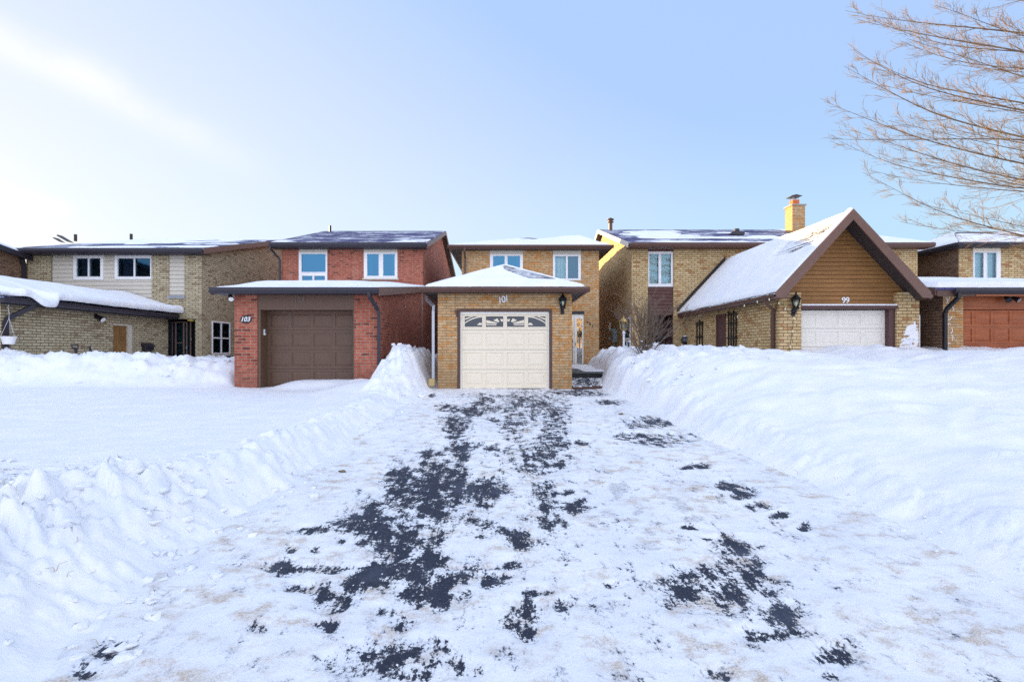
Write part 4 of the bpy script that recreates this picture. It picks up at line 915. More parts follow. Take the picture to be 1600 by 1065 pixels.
mb = MB(); wall(mb, mF(Y2), xl2, xr2, 0, 5.95, [w97]); mb.poly((xr2, Y2, 0), (xr2, 28, 0), (xr2, 28, 5.95), (xr2, Y2, 5.95)); mb.poly((xl2, 28, 0), (xr2, 28, 0), (xr2, 28, 5.95), (xl2, 28, 5.95)); mb.build('wall', 'buff_brick', h)
mb = MB(); mb.poly((xl2, Y2, 0), (xl2, 28, 0), (xl2, 28, 5.95), (xl2, Y2, 5.95)); mb.build('upper_side_wall', 'brown_brick', h)
window(h, mF(Y2), *w97, [(PX(1522, Y2), PX(1536, Y2), PZ(434, Y2), PZ(395, Y2)), (PX(1541.5, Y2), PX(1556, Y2), PZ(434, Y2), PZ(395, Y2))], header=PZ(385, Y2) - PZ(393, Y2), hmat='cream', glass='pale_glass', curtains=[(PX(1521, Y2), PX(1537, Y2), PZ(436, Y2), PZ(395, Y2), 'curtain'), (PX(1541, Y2), PX(1556.5, Y2), PZ(436, Y2), PZ(395, Y2), 'curtain')])
ye = 21.6; ez = 6.14; L, Rr = PX(1498, ye), 28.0; yb = 28.4; q = [(21.9, 25.0, 7.26), (25.4, 25.0, 7.26)]
mb = MB(); roof_slab(mb, [(L, ye, ez), (Rr, ye, ez), q[1], q[0]], .1); roof_slab(mb, [(Rr, ye, ez), (Rr, yb, ez), q[1]], .1); roof_slab(mb, [(L, yb, ez), (L, ye, ez), q[0]], .1); roof_slab(mb, [(Rr, yb, ez), (L, yb, ez), q[0], q[1]], .1); roof = mb.build('roof', 'brown_shingle', h)
def t97u(x, y, a, b): return .10 + .05 * fbm(x * .6, y * .8, 3, 43) - .2 * sm((b - .72) / .1) * sm((24.2 - x) / 1.0)
snow_sheet(roof, [(L, ye, ez), (Rr, ye, ez), q[1], q[0]], 150, 70, t97u, edge=.2)
def t97s(x, y, a, b): return .09 + .05 * fbm(x * .6, y * .8, 3, 44)
snow_sheet(roof, [(L, yb, ez), (L, ye, ez), q[0], q[0]], 90, 60, t97s, edge=.2); snow_sheet(roof, [(Rr, yb, ez), (L, yb, ez), q[0], q[1]], 90, 60, t97s, edge=.2)
eaves(h, L, Rr, ye, yb, ez, 5.94, Y2, xl2, xr2, 'dark_metal', 'upper_')
flood_lamp('flood_lamp', 'black twin flood lamp on the orange cedar board above the cedar garage door', PX(1575, Ya), Ya + .045, PZ(465, Ya), 'black', 2, (0, -1, 0), 1.15)
s = thing('light_clips', (dx, fy + .2, 2), 'white curled light cord clipped along the black downspout at the right', 'light cord')
mb = MB()
for i, z in enumerate((3.02, 2.93, 2.7, 2.45, 2.25, 2.1, 1.9, 1.72, 1.5, 1.25)):
    r_ = random.Random(i); c = Vector((dx + .09 + r_.uniform(-.02, .06) - (.1 if i < 2 else 0), fy + .2, z)); a0 = r_.uniform(0, 6)
    mb.tube([c + Vector((.045 * math.cos(a0 + k * .6), 0, .05 * math.sin(a0 + k * .6) + .012 * k)) for k in range(6)], .010, 5)
mb.tube([(dx + .065, fy + .2, 3.05), (dx + .07, fy + .22, 2.5), (dx + .065, fy + .22, 1.1)], .004, 4); mb.build('cord', 'offwhite', s)

# ================================================================== house 105: grey-buff brick
Y5 = 21.4
h = thing('brick_house', (-16, 19, 0), 'grey brick house with beige siding and thick snow on its low side wing', 'house', HG)
xl, xr = -20.03, -12.7
sid = (PX(79.5, Y5), PX(237, Y5), 2.4, 5.62); shp = (PX(263.5, Y5), PX(288, Y5), PZ(463, Y5), 5.62); ent = (PX(262, Y5), PX(305, Y5), 0, PZ(498, Y5))
swd = (22.12, 23.6, PZ(553, 22.12), PZ(501, 22.1))
mb = MB(); wall(mb, mF(Y5), xl, xr, 0, 5.62, [sid, shp, ent], .07)
wall(mb, mR(xr), Y5, 35, 0, 5.62, [swd], .12)
mb.poly((xr, Y5, 5.62), (xr, 35, 5.62), (xr, 35, 6.1), (xr, 29, 7.70)); mb.poly((xl, Y5, 0), (xl, 35, 0), (xl, 35, 6.1), (xl, 29, 7.7), (xl, Y5, 5.62)); mb.poly((xl, 35, 0), (xr, 35, 0), (xr, 35, 6.1), (xl, 35, 6.1)); mb.build('wall', 'grey_brick', h)
wa = (PX(114.5, Y5), PX(161, Y5), PZ(437, Y5), PZ(397.5, Y5)); wb = (PX(179, Y5), PX(236.5, Y5), PZ(436, Y5), PZ(397, Y5))
class HoleMB(MB): pass
mb = MB(); Ysd = Y5 + .05
for a, b, c, e in ((sid[0] + .03, wa[0], sid[2], sid[3]), (wa[1], wb[0], sid[2], sid[3]), (wb[1], sid[1], sid[2], sid[3]), (wa[0], wa[1], wa[3], sid[3]), (wb[0], wb[1], wb[3], sid[3]), (wa[0], wa[1], sid[2], wa[2]), (wb[0], wb[1], sid[2], wb[2])):
    zs = [c] + [2.4 + .17 * k for k in range(int((c - 2.4) / .17) + 1, 30) if 2.4 + .17 * k < e - .03] + [e]
    if b - a > .01:
        for z0, z1 in zip(zs[:-1], zs[1:]): lap_siding(mb, mF(Ysd), z0, z1, lambda z: (a, b), z1 - z0 + .001)
z0 = shp[2]
lap_siding(mb, mF(Ysd), shp[2] + .05, shp[3], lambda z: (shp[0] + .004, shp[1] - .004), .17)
mb.build('siding', 'beige', h)
mb = MB(); mb.cbox(shp[0] - .04, shp[1] + .04, Y5 - .06, Y5 + .05, shp[2] - .08, shp[2] - .02, .01); mb.cbox(shp[0] - .02, shp[1] + .02, Y5 - .045, Y5 + .04, shp[2] - .02, shp[2] + .04, .015); mb.build('sill', 'steel', h)
window(h, mF(Ysd), *wa, [(PX(119.5, Y5), PX(137.5, Y5), PZ(432, Y5), PZ(403.5, Y5)), (PX(139.5, Y5), PX(157, Y5), PZ(432, Y5), PZ(403.5, Y5))], out=.05, glass='dark_glass', curtains=[(PX(121, Y5), PX(138, Y5), PZ(433, Y5), PZ(403, Y5), 'dark_curtain')])
window(h, mF(Ysd), *wb, [(PX(184, Y5), PX(209, Y5), PZ(432, Y5), PZ(403.5, Y5)), (PX(211, Y5), PX(235, Y5), PZ(432, Y5), PZ(403.5, Y5))], out=.05, glass='dark_glass', curtains=[(PX(186, Y5), PX(205, Y5), PZ(433, Y5), PZ(403, Y5), 'dark_curtain')])
zm = PZ(528, 22.8)
w = window(h, mR(xr), *swd, [(swd[0] + .06, 22.82, zm + .03, swd[3] - .06), (22.88, swd[1] - .06, zm + .03, swd[3] - .06), (swd[0] + .06, 22.82, swd[2] + .06, zm - .03), (22.88, swd[1] - .06, swd[2] + .06, zm - .03)], glass='dark_glass')
for nm, mt, pts in (('ornament', 'toy_yellow', (22.55, .0, .16)), ('ornament', 'toy_brown', (23.2, .05, .13))):
    b = MB(); b.sm = True; b.lathe([(.06, 0), (.12, .06), (.11, .16), (.07, .22), (.09, .28), (.08, .36), (.02, .40)], (xr - .3, pts[0], zm + .02), 12); b.build(nm, mt, w)
mb = MB(); mb.box(xr - .02, xr + .012, swd[0], swd[1], .6, swd[2] - .01); mb.build('wall_panel', 'beige', h)
# entry with storm door
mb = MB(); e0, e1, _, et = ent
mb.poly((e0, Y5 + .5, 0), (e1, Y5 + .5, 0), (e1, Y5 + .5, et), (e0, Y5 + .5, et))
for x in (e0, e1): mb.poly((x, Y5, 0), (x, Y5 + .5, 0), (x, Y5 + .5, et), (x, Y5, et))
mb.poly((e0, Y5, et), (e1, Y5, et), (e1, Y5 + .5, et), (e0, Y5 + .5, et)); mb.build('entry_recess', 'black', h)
mb = MB()
def XP(p): return PX(p, Y5 + .3)
for a, b in ((268.5, 270), (274, 276), (286.5, 288.5), (291.5, 293), (297.5, 299)): mb.box(XP(a), XP(b), Y5 + .27, Y5 + .33, .5, PZ(503, Y5 + .3))
mb.box(XP(268.5), XP(293), Y5 + .272, Y5 + .328, PZ(504, Y5 + .3), PZ(502.8, Y5 + .3)); mb.box(XP(274), XP(286.5), Y5 + .272, Y5 + .328, PZ(536, Y5 + .3), PZ(534.8, Y5 + .3)); d = mb.build('storm_door', 'taupe', h)
mb = MB(); mb.poly((XP(268), Y5 + .31, .5), (XP(299), Y5 + .31, .5), (XP(299), Y5 + .31, PZ(503, Y5 + .3)), (XP(268), Y5 + .31, PZ(503, Y5 + .3))); mb.build('pane', 'dark_glass', d)
mb = MB(); mb.cbox(XP(292), XP(293.6), Y5 + .22, Y5 + .28, PZ(545, Y5), PZ(540, Y5), .01); mb.cbox(XP(299.2), XP(300.6), Y5 + .22, Y5 + .28, PZ(531, Y5), PZ(528.5, Y5), .01); mb.build('handle', 'steel', d)
mb = MB(); mb.lathe([(.13, 0), (.15, -.03), (.13, -.08), (.05, -.10)], (PX(299.5, Y5 + .25), Y5 + .22, et - .002), 14); mb.build('porch_light', 'toy_yellow', h)
# main roof
ye, yr, ez, rz = 20.95, 29.0, 5.76, 7.85; rl, rr = -20.22, -12.36
mb = MB(); roof_slab(mb, [(rl, ye, ez), (rr, ye, ez), (rr, yr, rz), (rl, yr, rz)], .1); roof_slab(mb, [(rl, yr, rz), (rr, yr, rz), (rr, 35.5, 6.1), (rl, 35.5, 6.1)], .1); roof = mb.build('roof', 'blue_shingle', h)
def t105(x, y, a, b): return .06 * sm((fbm(x * .35, y * 1.0, 4, 51) + .12 - .10 * b) * 6) - .02
snow_sheet(roof, [(rl, ye, ez), (rr, ye, ez), (rr, yr, rz), (rl, yr, rz)], 200, 140, t105, edge=.15)
mb = MB(); mb.box(rl + .02, rr - .02, ye + .01, ye + .04, 5.52, 5.68); mb.box(rl + .03, rr - .03, ye + .04, Y5 - .004, 5.525, 5.545); mb.build('fascia', 'dark_metal', h)
mb = MB(); gutter(mb, (rl, ye, 5.715), (rr - .02, ye, 5.715), (0, -1, 0), .17); mb.build('gutter', 'dark_metal', h)
mb = MB()
for sg, x in ((1, rr), (-1, rl)): mb.prism([(x, ye, ez - .24), (x, ye, ez - .01), (x, yr, rz - .01), (x, yr, rz - .24)], (sg * .03, 0, 0)); mb.prism([(x, yr, rz - .24), (x, yr, rz - .01), (x, 35.5, 6.08), (x, 35.5, 5.88)], (sg * .03, 0, 0))
mb.build('rake_board', 'pink_fascia', h)
mb = MB(); mb.poly((xr, ye, ez - .13), (rr, ye, ez - .13), (rr, yr, rz - .13), (xr, yr, rz - .13)); mb.build('soffit', 'soffit', h)
for px, yy in ((118, 27.5), (205, 28.2)):
    vz = ez + (yy - ye) * (rz - ez) / (yr - ye); mb = MB(); mb.tube([(PX(px, yy), yy, vz - .05), (PX(px, yy), yy, vz + .32)], .075, 10); mb.build('vent_pipe', 'black', h)
mb = MB()
for px, dxx in ((88, .35), (82, .22)): yy = 26.0; vz = ez + (yy - ye) * (rz - ez) / (yr - ye); mb.prism([(PX(px, yy), yy, vz + .3 * dxx * 3), (PX(px, yy) + dxx * 1.6, yy, vz), (PX(px, yy) + dxx * 1.9, yy, vz), (PX(px, yy) + .05, yy, vz + .35 * dxx * 3)], (0, .3, 0))
mb.build('roof_flap', 'dark_metal', h)
# snow laden wing
WX, we, wr_, wl_ = -14.1, -13.72, -16.25, -18.8; wz, wrz = 3.05, 3.78; W0, W1 = 14.3, Y5 - .004
wd = (18.4, 19.3, .5, PZ(505.7, 18.4))
mb = MB(); wall(mb, mR(WX), W0, W1, 0, 2.98, [wd], .14); mb.poly((-18.4, W0, 0), (WX, W0, 0), (WX, W0, 2.98), (wr_, W0, 3.66), (-18.4, W0, 2.98)); mb.poly((-18.4, W0, 0), (-18.4, W1, 0), (-18.4, W1, 2.98), (-18.4, W0, 2.98)); mb.build('wing_wall', 'grey_brick', h)
mb = MB(); roof_slab(mb, [(we, 13.9, wz), (we, W1, wz), (wr_, W1, wrz), (wr_, 13.9, wrz)], .08); roof_slab(mb, [(wl_, W1, wz), (wl_, 13.9, wz), (wr_, 13.9, wrz), (wr_, W1, wrz)], .08); wroof = mb.build('wing_roof', 'blue_shingle', h)
mb = MB(); mb.box(we - .03, we, 13.92, W1 - .02, 2.84, 3.0); mb.box(WX + .003, we - .03, 13.93, W1 - .02, 2.885, 2.90); gutter(mb, (we, 13.9, 3.03), (we, W1 - .05, 3.03), (1, 0, 0), .15, .115); mb.build('wing_gutter', 'dark_metal', h)
nu, nv = 260, 90
yy = np.linspace(13.95, 21.36, nu)[None, :]; b = np.linspace(0, 1, nv)[:, None]
lobe = np.exp(-((yy - 15.08) / .36) ** 4) ; back = sm((14.45 - yy) / .25)
endb = sm((yy - 20.2) / 1.1)
ov = .10 + .05 * fbm(yy * 1.3, yy * 0 + 2, 3, 61) + .16 * lobe - .26 * back + .10 * endb
xe = we + .11 + ov; th = .27 + .06 * fbm(yy * .6, yy * 0, 3, 62) - .12 * back + .10 * endb
droop = .26 * lobe + .03 * fbm(yy * 2, yy * 0 + 5, 3, 63)
nb = .22                                               # the first part of b rolls round the nose
t_ = np.clip(b / nb, 0, 1); ang = (-.9 + t_ * (.9 + math.pi / 2)) 
rr_ = th * .5
nx = xe - rr_ + rr_ * np.cos(ang); nz = (wz + .02 - droop) + rr_ + rr_ * np.sin(ang)
s_ = np.clip((b - nb) / (1 - nb), 0, 1); x_top = (xe - rr_) * (1 - s_) + (wl_ + .3) * s_
roofz = np.where(x_top > wr_, wz + (we - x_top) * (wrz - wz) / (we - wr_), wz + (x_top - wl_) * (wrz - wz) / (wr_ - wl_))
rid = .10 * (1 - np.clip(np.abs(x_top - wr_) / .5, 0, 1)) ** 2
top = np.maximum(roofz, wz) + th - rid + .05 * fbm(x_top * 1.1, yy * .8, 4, 64) - droop * np.exp(-s_ * 9)
XX = np.where(b < nb, nx, x_top); ZZ = np.where(b < nb, nz, top)
bl = np.exp(-np.clip((b - nb), 0, 1) * 14); ZZ = np.where(b >= nb, top * (1 - bl) + bl * ((wz + .02 - droop) + 2 * rr_), ZZ)
ZZ = ZZ + .012 * billow(XX * 3 + 7, (yy + ZZ) * 3, 3, 66); XX = XX + .03 * fbm(yy * 4, ZZ * 5, 3, 67)
V = np.stack([XX, yy + 0 * XX, ZZ], -1)
grid_object('roof_snow', V, nu, nv, 'roof_snow', wroof)
downspout(h, [(we + .05, 14.9, 2.95), (we + .03, 14.85, 2.86), (WX + .08, 14.42, 2.48), (WX + .07, 14.37, 2.35), (WX + .07, 14.37, .8)], 'dark_metal', .062)
mb = MB(); mb.box(WX - .10, WX - .06, wd[0] + .02, 19.12, wd[2], wd[3] - .05)
for u0, u1 in ((18.48, 18.72), (18.80, 19.05)):
    for c, e in ((.75, 1.15), (1.25, 1.95), (2.05, 2.38)): mb.cbox(WX - .062, WX - .045, u0, u1, c, e, .012)
d = mb.build('side_door', 'oak', h)
mb = MB(); mb.box(WX - .13, WX + .012, 19.12, wd[1], wd[2], wd[3]); mb.box(WX - .13, WX + .012, wd[0], 19.119, wd[3] - .05, wd[3] + .002); mb.build('frame', 'beige', d)
flood_lamp('flood_lamp', 'black flood lamp under the snowy wing eave, left of the wooden side door', WX, 17.6, 2.74, 'black', 1, (1, 0, 0), 1.5)
s = thing('mailbox', (WX, 20.07, 1.6), 'dark wall mailbox on the grey brick right of the wooden side door', 'mailbox')
mb = MB(); mb.cbox(WX + .01, WX + .16, 19.82, 20.32, 1.56, 1.72, .02); mb.build('box', 'plastic_black', s)
mb = MB(); mb.prism([(WX, 19.80, 1.86), (WX + .06, 19.80, 1.86), (WX + .19, 19.80, 1.74), (WX + .19, 19.80, 1.70), (WX, 19.80, 1.725)], (0, .54, 0)); mb.build('lid', 'dark_metal', s)
mb = MB(); mb.tube([(WX + .05, 19.9, 1.56), (WX + .05, 19.92, 1.46), (WX + .12, 20.0, 1.46), (WX + .12, 20.2, 1.46), (WX + .05, 20.24, 1.56)], .014, 5); mb.build('paper_hook', 'dark_metal', s)
# hanging planter by the downspout
hx, hy = PX(13.5, 14.25), 14.25
s = thing('hanging_planter', (hx, hy, 1.75), 'white plastic planter hanging on wires beside the dark downspout at the far left', 'planter')
pz0, pz1 = PZ(537.5, hy), PZ(526.5, hy)
mb = MB(); mb.lathe([(.125, pz0), (.17, pz1), (.185, pz1), (.185, pz1 + .02), (.16, pz1 + .02), (.13, pz0 + .05)], (hx, hy, 0), 20); mb.build('pot', 'white', s)
mb = MB(); hz = PZ(497, hy)
for a in (0, 2.1, 4.2): mb.tube([(hx + .17 * math.cos(a), hy + .17 * math.sin(a), pz1 + .01), (hx + .01, hy, hz)], .006, 4)
mb.tube([(hx + .01, hy, hz), (hx + .02, hy, hz + .12), (hx - .02, hy, hz + .3), (hx + .02, hy, 2.9)], .010, 5); mb.build('hanger', 'steel', s)
mb = MB(); r_ = random.Random(5)
for k in range(9):
    a = r_.uniform(0, 6.28); mb.tube([(hx + .08 * math.cos(a), hy + .08 * math.sin(a), pz1), (hx + .16 * math.cos(a), hy + .16 * math.sin(a), pz1 + r_.uniform(.03, .09)), (hx + .26 * math.cos(a), hy + .22 * math.sin(a), pz1 + r_.uniform(-.08, .12))], .010, 4)
mb.build('dead_stems', 'twig', s)
# two shovels stuck in the bank
for px, py, lab, hm, gm, lean in ((117, 540, 'snow shovel with a pale wooden handle and black grip stuck in the left snowbank', 'straw', 'plastic_black', .10), (140, 542, 'dark handled shovel stuck in the snowbank just right of the pale one', 'brown_metal', 'plastic_black', .16)):
    sy = 15.2; sx = PX(px, sy); sz = PZ(py, sy); s = thing('shovel', (sx, sy, 1.0), lab, 'shovel')
    dv = Vector((lean, .1, -1)).normalized(); t0 = Vector((sx, sy, sz)); mb = MB(); mb.tube([t0 + dv * .12, t0 + dv * .95], .022, 8); mb.build('handle', hm, s)
    mb = MB(); sd_ = Vector((.5, .8, 0)).normalized()
    if lean < .12: mb.tube([t0 + dv * .14, t0 + dv * .06 + sd_ * .07, t0 - dv * .03 + sd_ * .075, t0 - dv * .03 - sd_ * .075, t0 + dv * .06 - sd_ * .07, t0 + dv * .14], .022, 8); mb.tube([t0 + dv * .05, t0 + dv * .25], .032, 8)
    else: mb.tube([t0 - dv * .02, t0 + dv * .2], .03, 8)
    mb.build('grip', gm, s)
    mb = MB(); c = t0 + dv * 1.05; mb.prism([(c - sd_ * .2 - dv * .14)[:], (c + sd_ * .2 - dv * .14)[:], (c + sd_ * .2 + dv * .2)[:], (c - sd_ * .2 + dv * .2)[:]], (.02, -.012, 0)); mb.build('blade', 'steel', s)
s = thing('recycling_bin', (-12.2, 22.4, .5), 'dark bin standing behind the bank between the left window and the red pillar', 'bin')
bx = PX(364, 22.4)
mb = MB(); mb.prism([(bx - .2, 22.2, .5), (bx + .2, 22.2, .5), (bx + .24, 22.2, 1.28), (bx - .24, 22.2, 1.28)], (0, .45, 0)); mb.build('body', 'plastic_black', s)
mb = MB(); mb.cbox(bx - .27, bx + .27, 22.15, 22.7, 1.28, 1.34, .02); mb.build('lid', 'plastic_black', s)

# ================================================================== far left house
h = thing('brick_house', (-24, 17, 0), 'brown brick house at the far left edge with its side wall partly in view', 'house', HG)
xl, xr, y0, y1 = -29, -20.05, 8.0, 21.37  # unseen front of the house carried toward the camera to shade the foreground
mb = MB(); 
ridge, rzf, eb = 16.0, 6.35, 5.45
mb.poly((xr, y0, 0), (xr, y1, 0), (xr, y1, eb), (xr, ridge, rzf - .2), (xr, y0, eb)); mb.poly((xl, y0, 0), (xl, y1, 0), (xl, y1, eb), (xl, ridge, rzf - .2), (xl, y0, eb)); mb.poly((xl, y0, 0), (xr, y0, 0), (xr, y0, eb), (xl, y0, eb)); mb.poly((xl, y1, 0), (xr, y1, 0), (xr, y1, eb), (xl, y1, eb)); mb.build('wall', 'brown_brick', h)
mb = MB(); A = [(xr + .28, y1 + .1, eb + .02), (xl, y1 + .1, eb + .02), (xl, ridge, rzf), (xr + .28, ridge, rzf)]; B = [(xl, y0 - .4, eb + .02), (xr + .28, y0 - .4, eb + .02), (xr + .28, ridge, rzf), (xl, ridge, rzf)]
roof_slab(mb, A, .1); roof_slab(mb, B, .1); roof = mb.build('roof', 'brown_shingle', h)
def tA(x, y, a, b): return .14 + .06 * fbm(x, y, 3, 71)
snow_sheet(roof, A, 80, 60, tA, edge=.2); snow_sheet(roof, B, 80, 60, tA, edge=.2)
mb = MB(); mb.prism([(xr + .28, y1 + .1, eb - .18), (xr + .28, y1 + .1, eb + .03), (xr + .28, ridge, rzf + .01), (xr + .28, ridge, rzf - .2)], (.03, 0, 0)); mb.prism([(xr + .28, y0 - .4, eb - .18), (xr + .28, y0 - .4, eb + .03), (xr + .28, ridge, rzf + .01), (xr + .28, ridge, rzf - .2)], (.03, 0, 0)); mb.poly((xr, y1 + .1, eb - .1), (xr + .28, y1 + .1, eb - .1), (xr + .28, ridge, rzf - .12), (xr, ridge, rzf - .12)); mb.build('rake_board', 'dark_metal', h)
downspout(h, [(xr + .12, 21.1, eb - .1), (xr + .10, 21.22, eb - .35), (xr + .08, 21.25, eb - .5), (xr + .08, 21.25, 2.0)], 'dark_metal', .07)
# ------------------------------------------------------------------ ground, snowbanks, driveway
def base(Y): return .0427 * np.clip(np.asarray(Y, float) - 2.4, 0, 11.8)
def ip(Y, xs, ys): return np.interp(Y, xs, ys)
def XL(Y): return ip(Y, [1, 2.4, 3.6, 5.6, 8, 10, 12, 14.2, 30], [-2.0, -2.1, -2.28, -2.28, -2.2, -2.12, -2.0, -1.88, -1.88])
def XR(Y): return ip(Y, [1, 2.4, 3.4, 4.9, 7.6, 10.6, 13.6, 17, 22, 40], [3.1, 3.2, 3.25, 3.3, 2.98, 2.92, 2.63, 2.9, 3.3, 3.3])
def snow_z(X, Y):
    X = np.asarray(X, float); Y = np.asarray(Y, float); b = base(Y)
    j = .10 * fbm(X * 0 + Y * 1.6, Y * 0, 3, 81) * 2
    fl = (.06 * fbm(Y * 2.3, X * 1.6, 3, 78) + .045 * fbm(Y * 7, X * 6, 3, 79)) * (.4 + 1.2 * vn(Y * .7, X * 0, 77))
    dl = XL(Y) + j + fl * sm((Y - 3) / 2) - X; dr = X - XR(Y) - j + fl * .45
    # ---- left side
    zl = .50 + .16 * sm((-X - 5) / 6) * sm((Y - 7) / 6)
    w = ip(Y, [2, 4, 5.5, 8, 12, 14], [1.2, .85, .50, .50, .8, 1.0])
    zL = b + (zl - b) * sm(dl / w) ** .9
    rim = np.exp(-((dl - w * 1.05) / .32) ** 2)
    zL += rim * (.05 + .10 * billow(X * 1.1, Y * 1.1, 3, 82) * ip(Y, [2, 5, 9, 13], [.25, .22, .35, 1.2]))
    lump = billow(X * .95 + 3, Y * 1.05, 4, 83)
    nearz = sm((5.4 - Y) / 1.6) * sm((dl - .15) / .8)
    B1 = blocks(X * 1.7, Y * 1.9, 1); B2 = blocks(X * 4.2, Y * 4.6, 2)
    B3 = blocks(X * 8.5, Y * 9, 4)
    zL += nearz * (.03 * (B1 - .38) + .070 * (B2 - .3) + .030 * (B3 - .3))
    face = sm(dl / .12) * (1 - sm((dl - w) / .4)); zL += face * (.038 * (B2 - .35) + .018 * (B3 - .3)) * sm((Y - 2.2) / 1)
    zL += rim * (.04 * (B1 - .3) + .045 * (B2 - .3) + .02 * (B3 - .3)) * (.35 + vn(Y * .9, X * .3, 76))
    B2_ = blocks(X * 4.2, Y * 4.6, 2)
    zL += nearz * ((lump - .52) * .15 + .10 * (billow(X * 3.4, Y * 3.4, 4, 84) - .4))
    zL += .95 * np.exp(-((X + 2.72) / .62) ** 4) * sm((Y - 11.6) / 2.6) * (1 - .35 * sm((Y - 17) / 4)) * sm(dl / .7) * (1 + .35 * (billow(X * 1.8, Y * 1.8, 3, 85) - .5))
    zL += np.exp(-((X + 2.72) / .8) ** 4) * sm((Y - 10.5) / 2) * sm(dl / .5) * (.16 * (blocks(X * 2.2, Y * 2.0, 8) - .35) + .07 * (B2_ - .3))
    zL += .28 * np.exp(-((X + 3.6) / 1.0) ** 2) * np.exp(-((Y - 13.2) / 1.3) ** 2)
    zL += .24 * np.exp(-((X + 5.3) / 1.0) ** 4) * sm((Y - 13.6) / .7) * sm((15.3 - Y) / .5) + .14 * np.exp(-((X + 4.0) / .5) ** 2) * sm((Y - 13.3) / .7) 
    yc = 13.7 + (X + 14) * .27; hb = ip(X, [-18, -14, -10.7, -9.2, -8.2, -7.7, -7.0], [1.46, 1.47, 1.36, 1.22, 1.12, 1.02, .6])
    mk = sm((-7.45 - X) / .35); t = np.clip((Y - (yc - 1.9)) / 1.9, 0, 1)
    prof = np.where(t < 1, sm(t) ** 1.15, 1 - .28 * sm((Y - yc - .3) / 1.6))
    bl = billow(X * 1.3, Y * 1.5, 5, 86)
    zL = zL + mk * prof * ((hb - zl) + ((bl - .5) * .30 + .16 * (blocks(X * 1.2, Y * 1.5, 3) - .3) + .07 * (B2 - .3)) * sm(t * 3)) 
    zL += .03 * fbm(X * .5, Y * .5, 3, 87) * sm(dl / 1.0) + .010 * fbm(X * 2.2, Y * 6, 3, 88)
    # ---- right side
    Pl = ip(Y, [2, 3.5, 5, 7, 9, 11, 13, 15, 30], [.45, .50, .70, .98, 1.24, 1.44, 1.52, 1.56, 1.3])
    L = ip(Y, [2, 5, 8, 10, 12, 14, 16, 22], [3.0, 4.0, 3.2, 2.3, 1.55, 1.0, .9, .9])
    st = ip(Y, [2, 4, 8, 11, 14], [.08, .12, .16, .28, .4])
    tr = np.clip(dr / L, 0, 1)
    zR = b + st * sm(dr / ip(Y, [2, 6, 10, 14], [.75, .6, .4, .3])) + np.maximum(Pl - b - st, 0) * (1 - (1 - tr) ** 1.8) + np.maximum(1.50 - Pl, 0) * sm((dr - L) / 5)
    und = fbm(X * .45, Y * .45, 4, 91)
    zR += sm(dr / .8) * (.28 * und + .06 * fbm(X * 1.6, Y * 1.6, 3, 92)) + sm(dr / .3) * .012 * fbm(X * 3, Y * 9, 3, 93)
    zR += sm((dr - .1) / .5) * sm((Y - 11) / 3) * (.22 * (billow(X * 1.4 + 5, Y * 1.2, 3, 94) - .5))
    zR -= .13 * np.exp(-((X - 7.9) / .75) ** 2) * sm((Y - 8) / 3); zR += .16 * np.exp(-((X - 9.6) / 1.2) ** 2) * sm((Y - 8) / 3) * .5
    zR += np.exp(-((dr - .42) / .22) ** 2) * (.05 * (blocks(X * 2.6, Y * 2.4, 5) - .25) + .03 * (B2 - .25) + .02 * (B3 - .3)) * sm((Y - 2) / 2)
    zR += sm((dr - .05) / .4) * sm((Y - 9.5) / 3) * (.16 * (blocks(X * 1.4, Y * 1.3, 6) - .3) + .06 * (B2 - .3)) * sm((4.5 - dr) / 1.5)
    zR += .055 * sm(dr / 1.0) * blocks(X * .8, Y * 1.0, 7)
    # footprints and clods at the foot of the right bank, near the road
    for fx, fy, r in ((3.75, 3.55, .16), (3.55, 4.5, .13), (4.3, 3.9, .15)): zR -= .07 * np.exp(-(((X - fx) / r) ** 2 + ((Y - fy) / (r * .8)) ** 2))
    z = np.where(dl > 0, zL, np.where(dr > 0, zR, b))
    inside = (dl <= 0) & (dr <= 0)
    return np.where(inside, b - .10 * sm(np.minimum(-dl, -dr) / .12), np.minimum(z, 1.75)), inside
nu = 860
rows = [1.15]
while rows[-1] < 46: rows.append(rows[-1] + max(.016, .0072 * (rows[-1] + .2)))
rows = np.array(rows); nv = len(rows)
u = np.linspace(-1.5, 1.5, nu)[None, :]; Yg = rows[:, None] + 0 * u; Xg = u * (Yg + 3.0)
Zg, ins = snow_z(Xg, Yg)
grid_object('snow_ground', np.stack([Xg, Yg, Zg], -1), nu, nv, 'snow')
structure(bpy.data.objects['snow_ground'])
mb = MB(); mb.poly((-300, -200, -.25), (300, -200, -.25), (300, 600, -.25), (-300, 600, -.25)); structure(mb.build('ground', 'snow'))

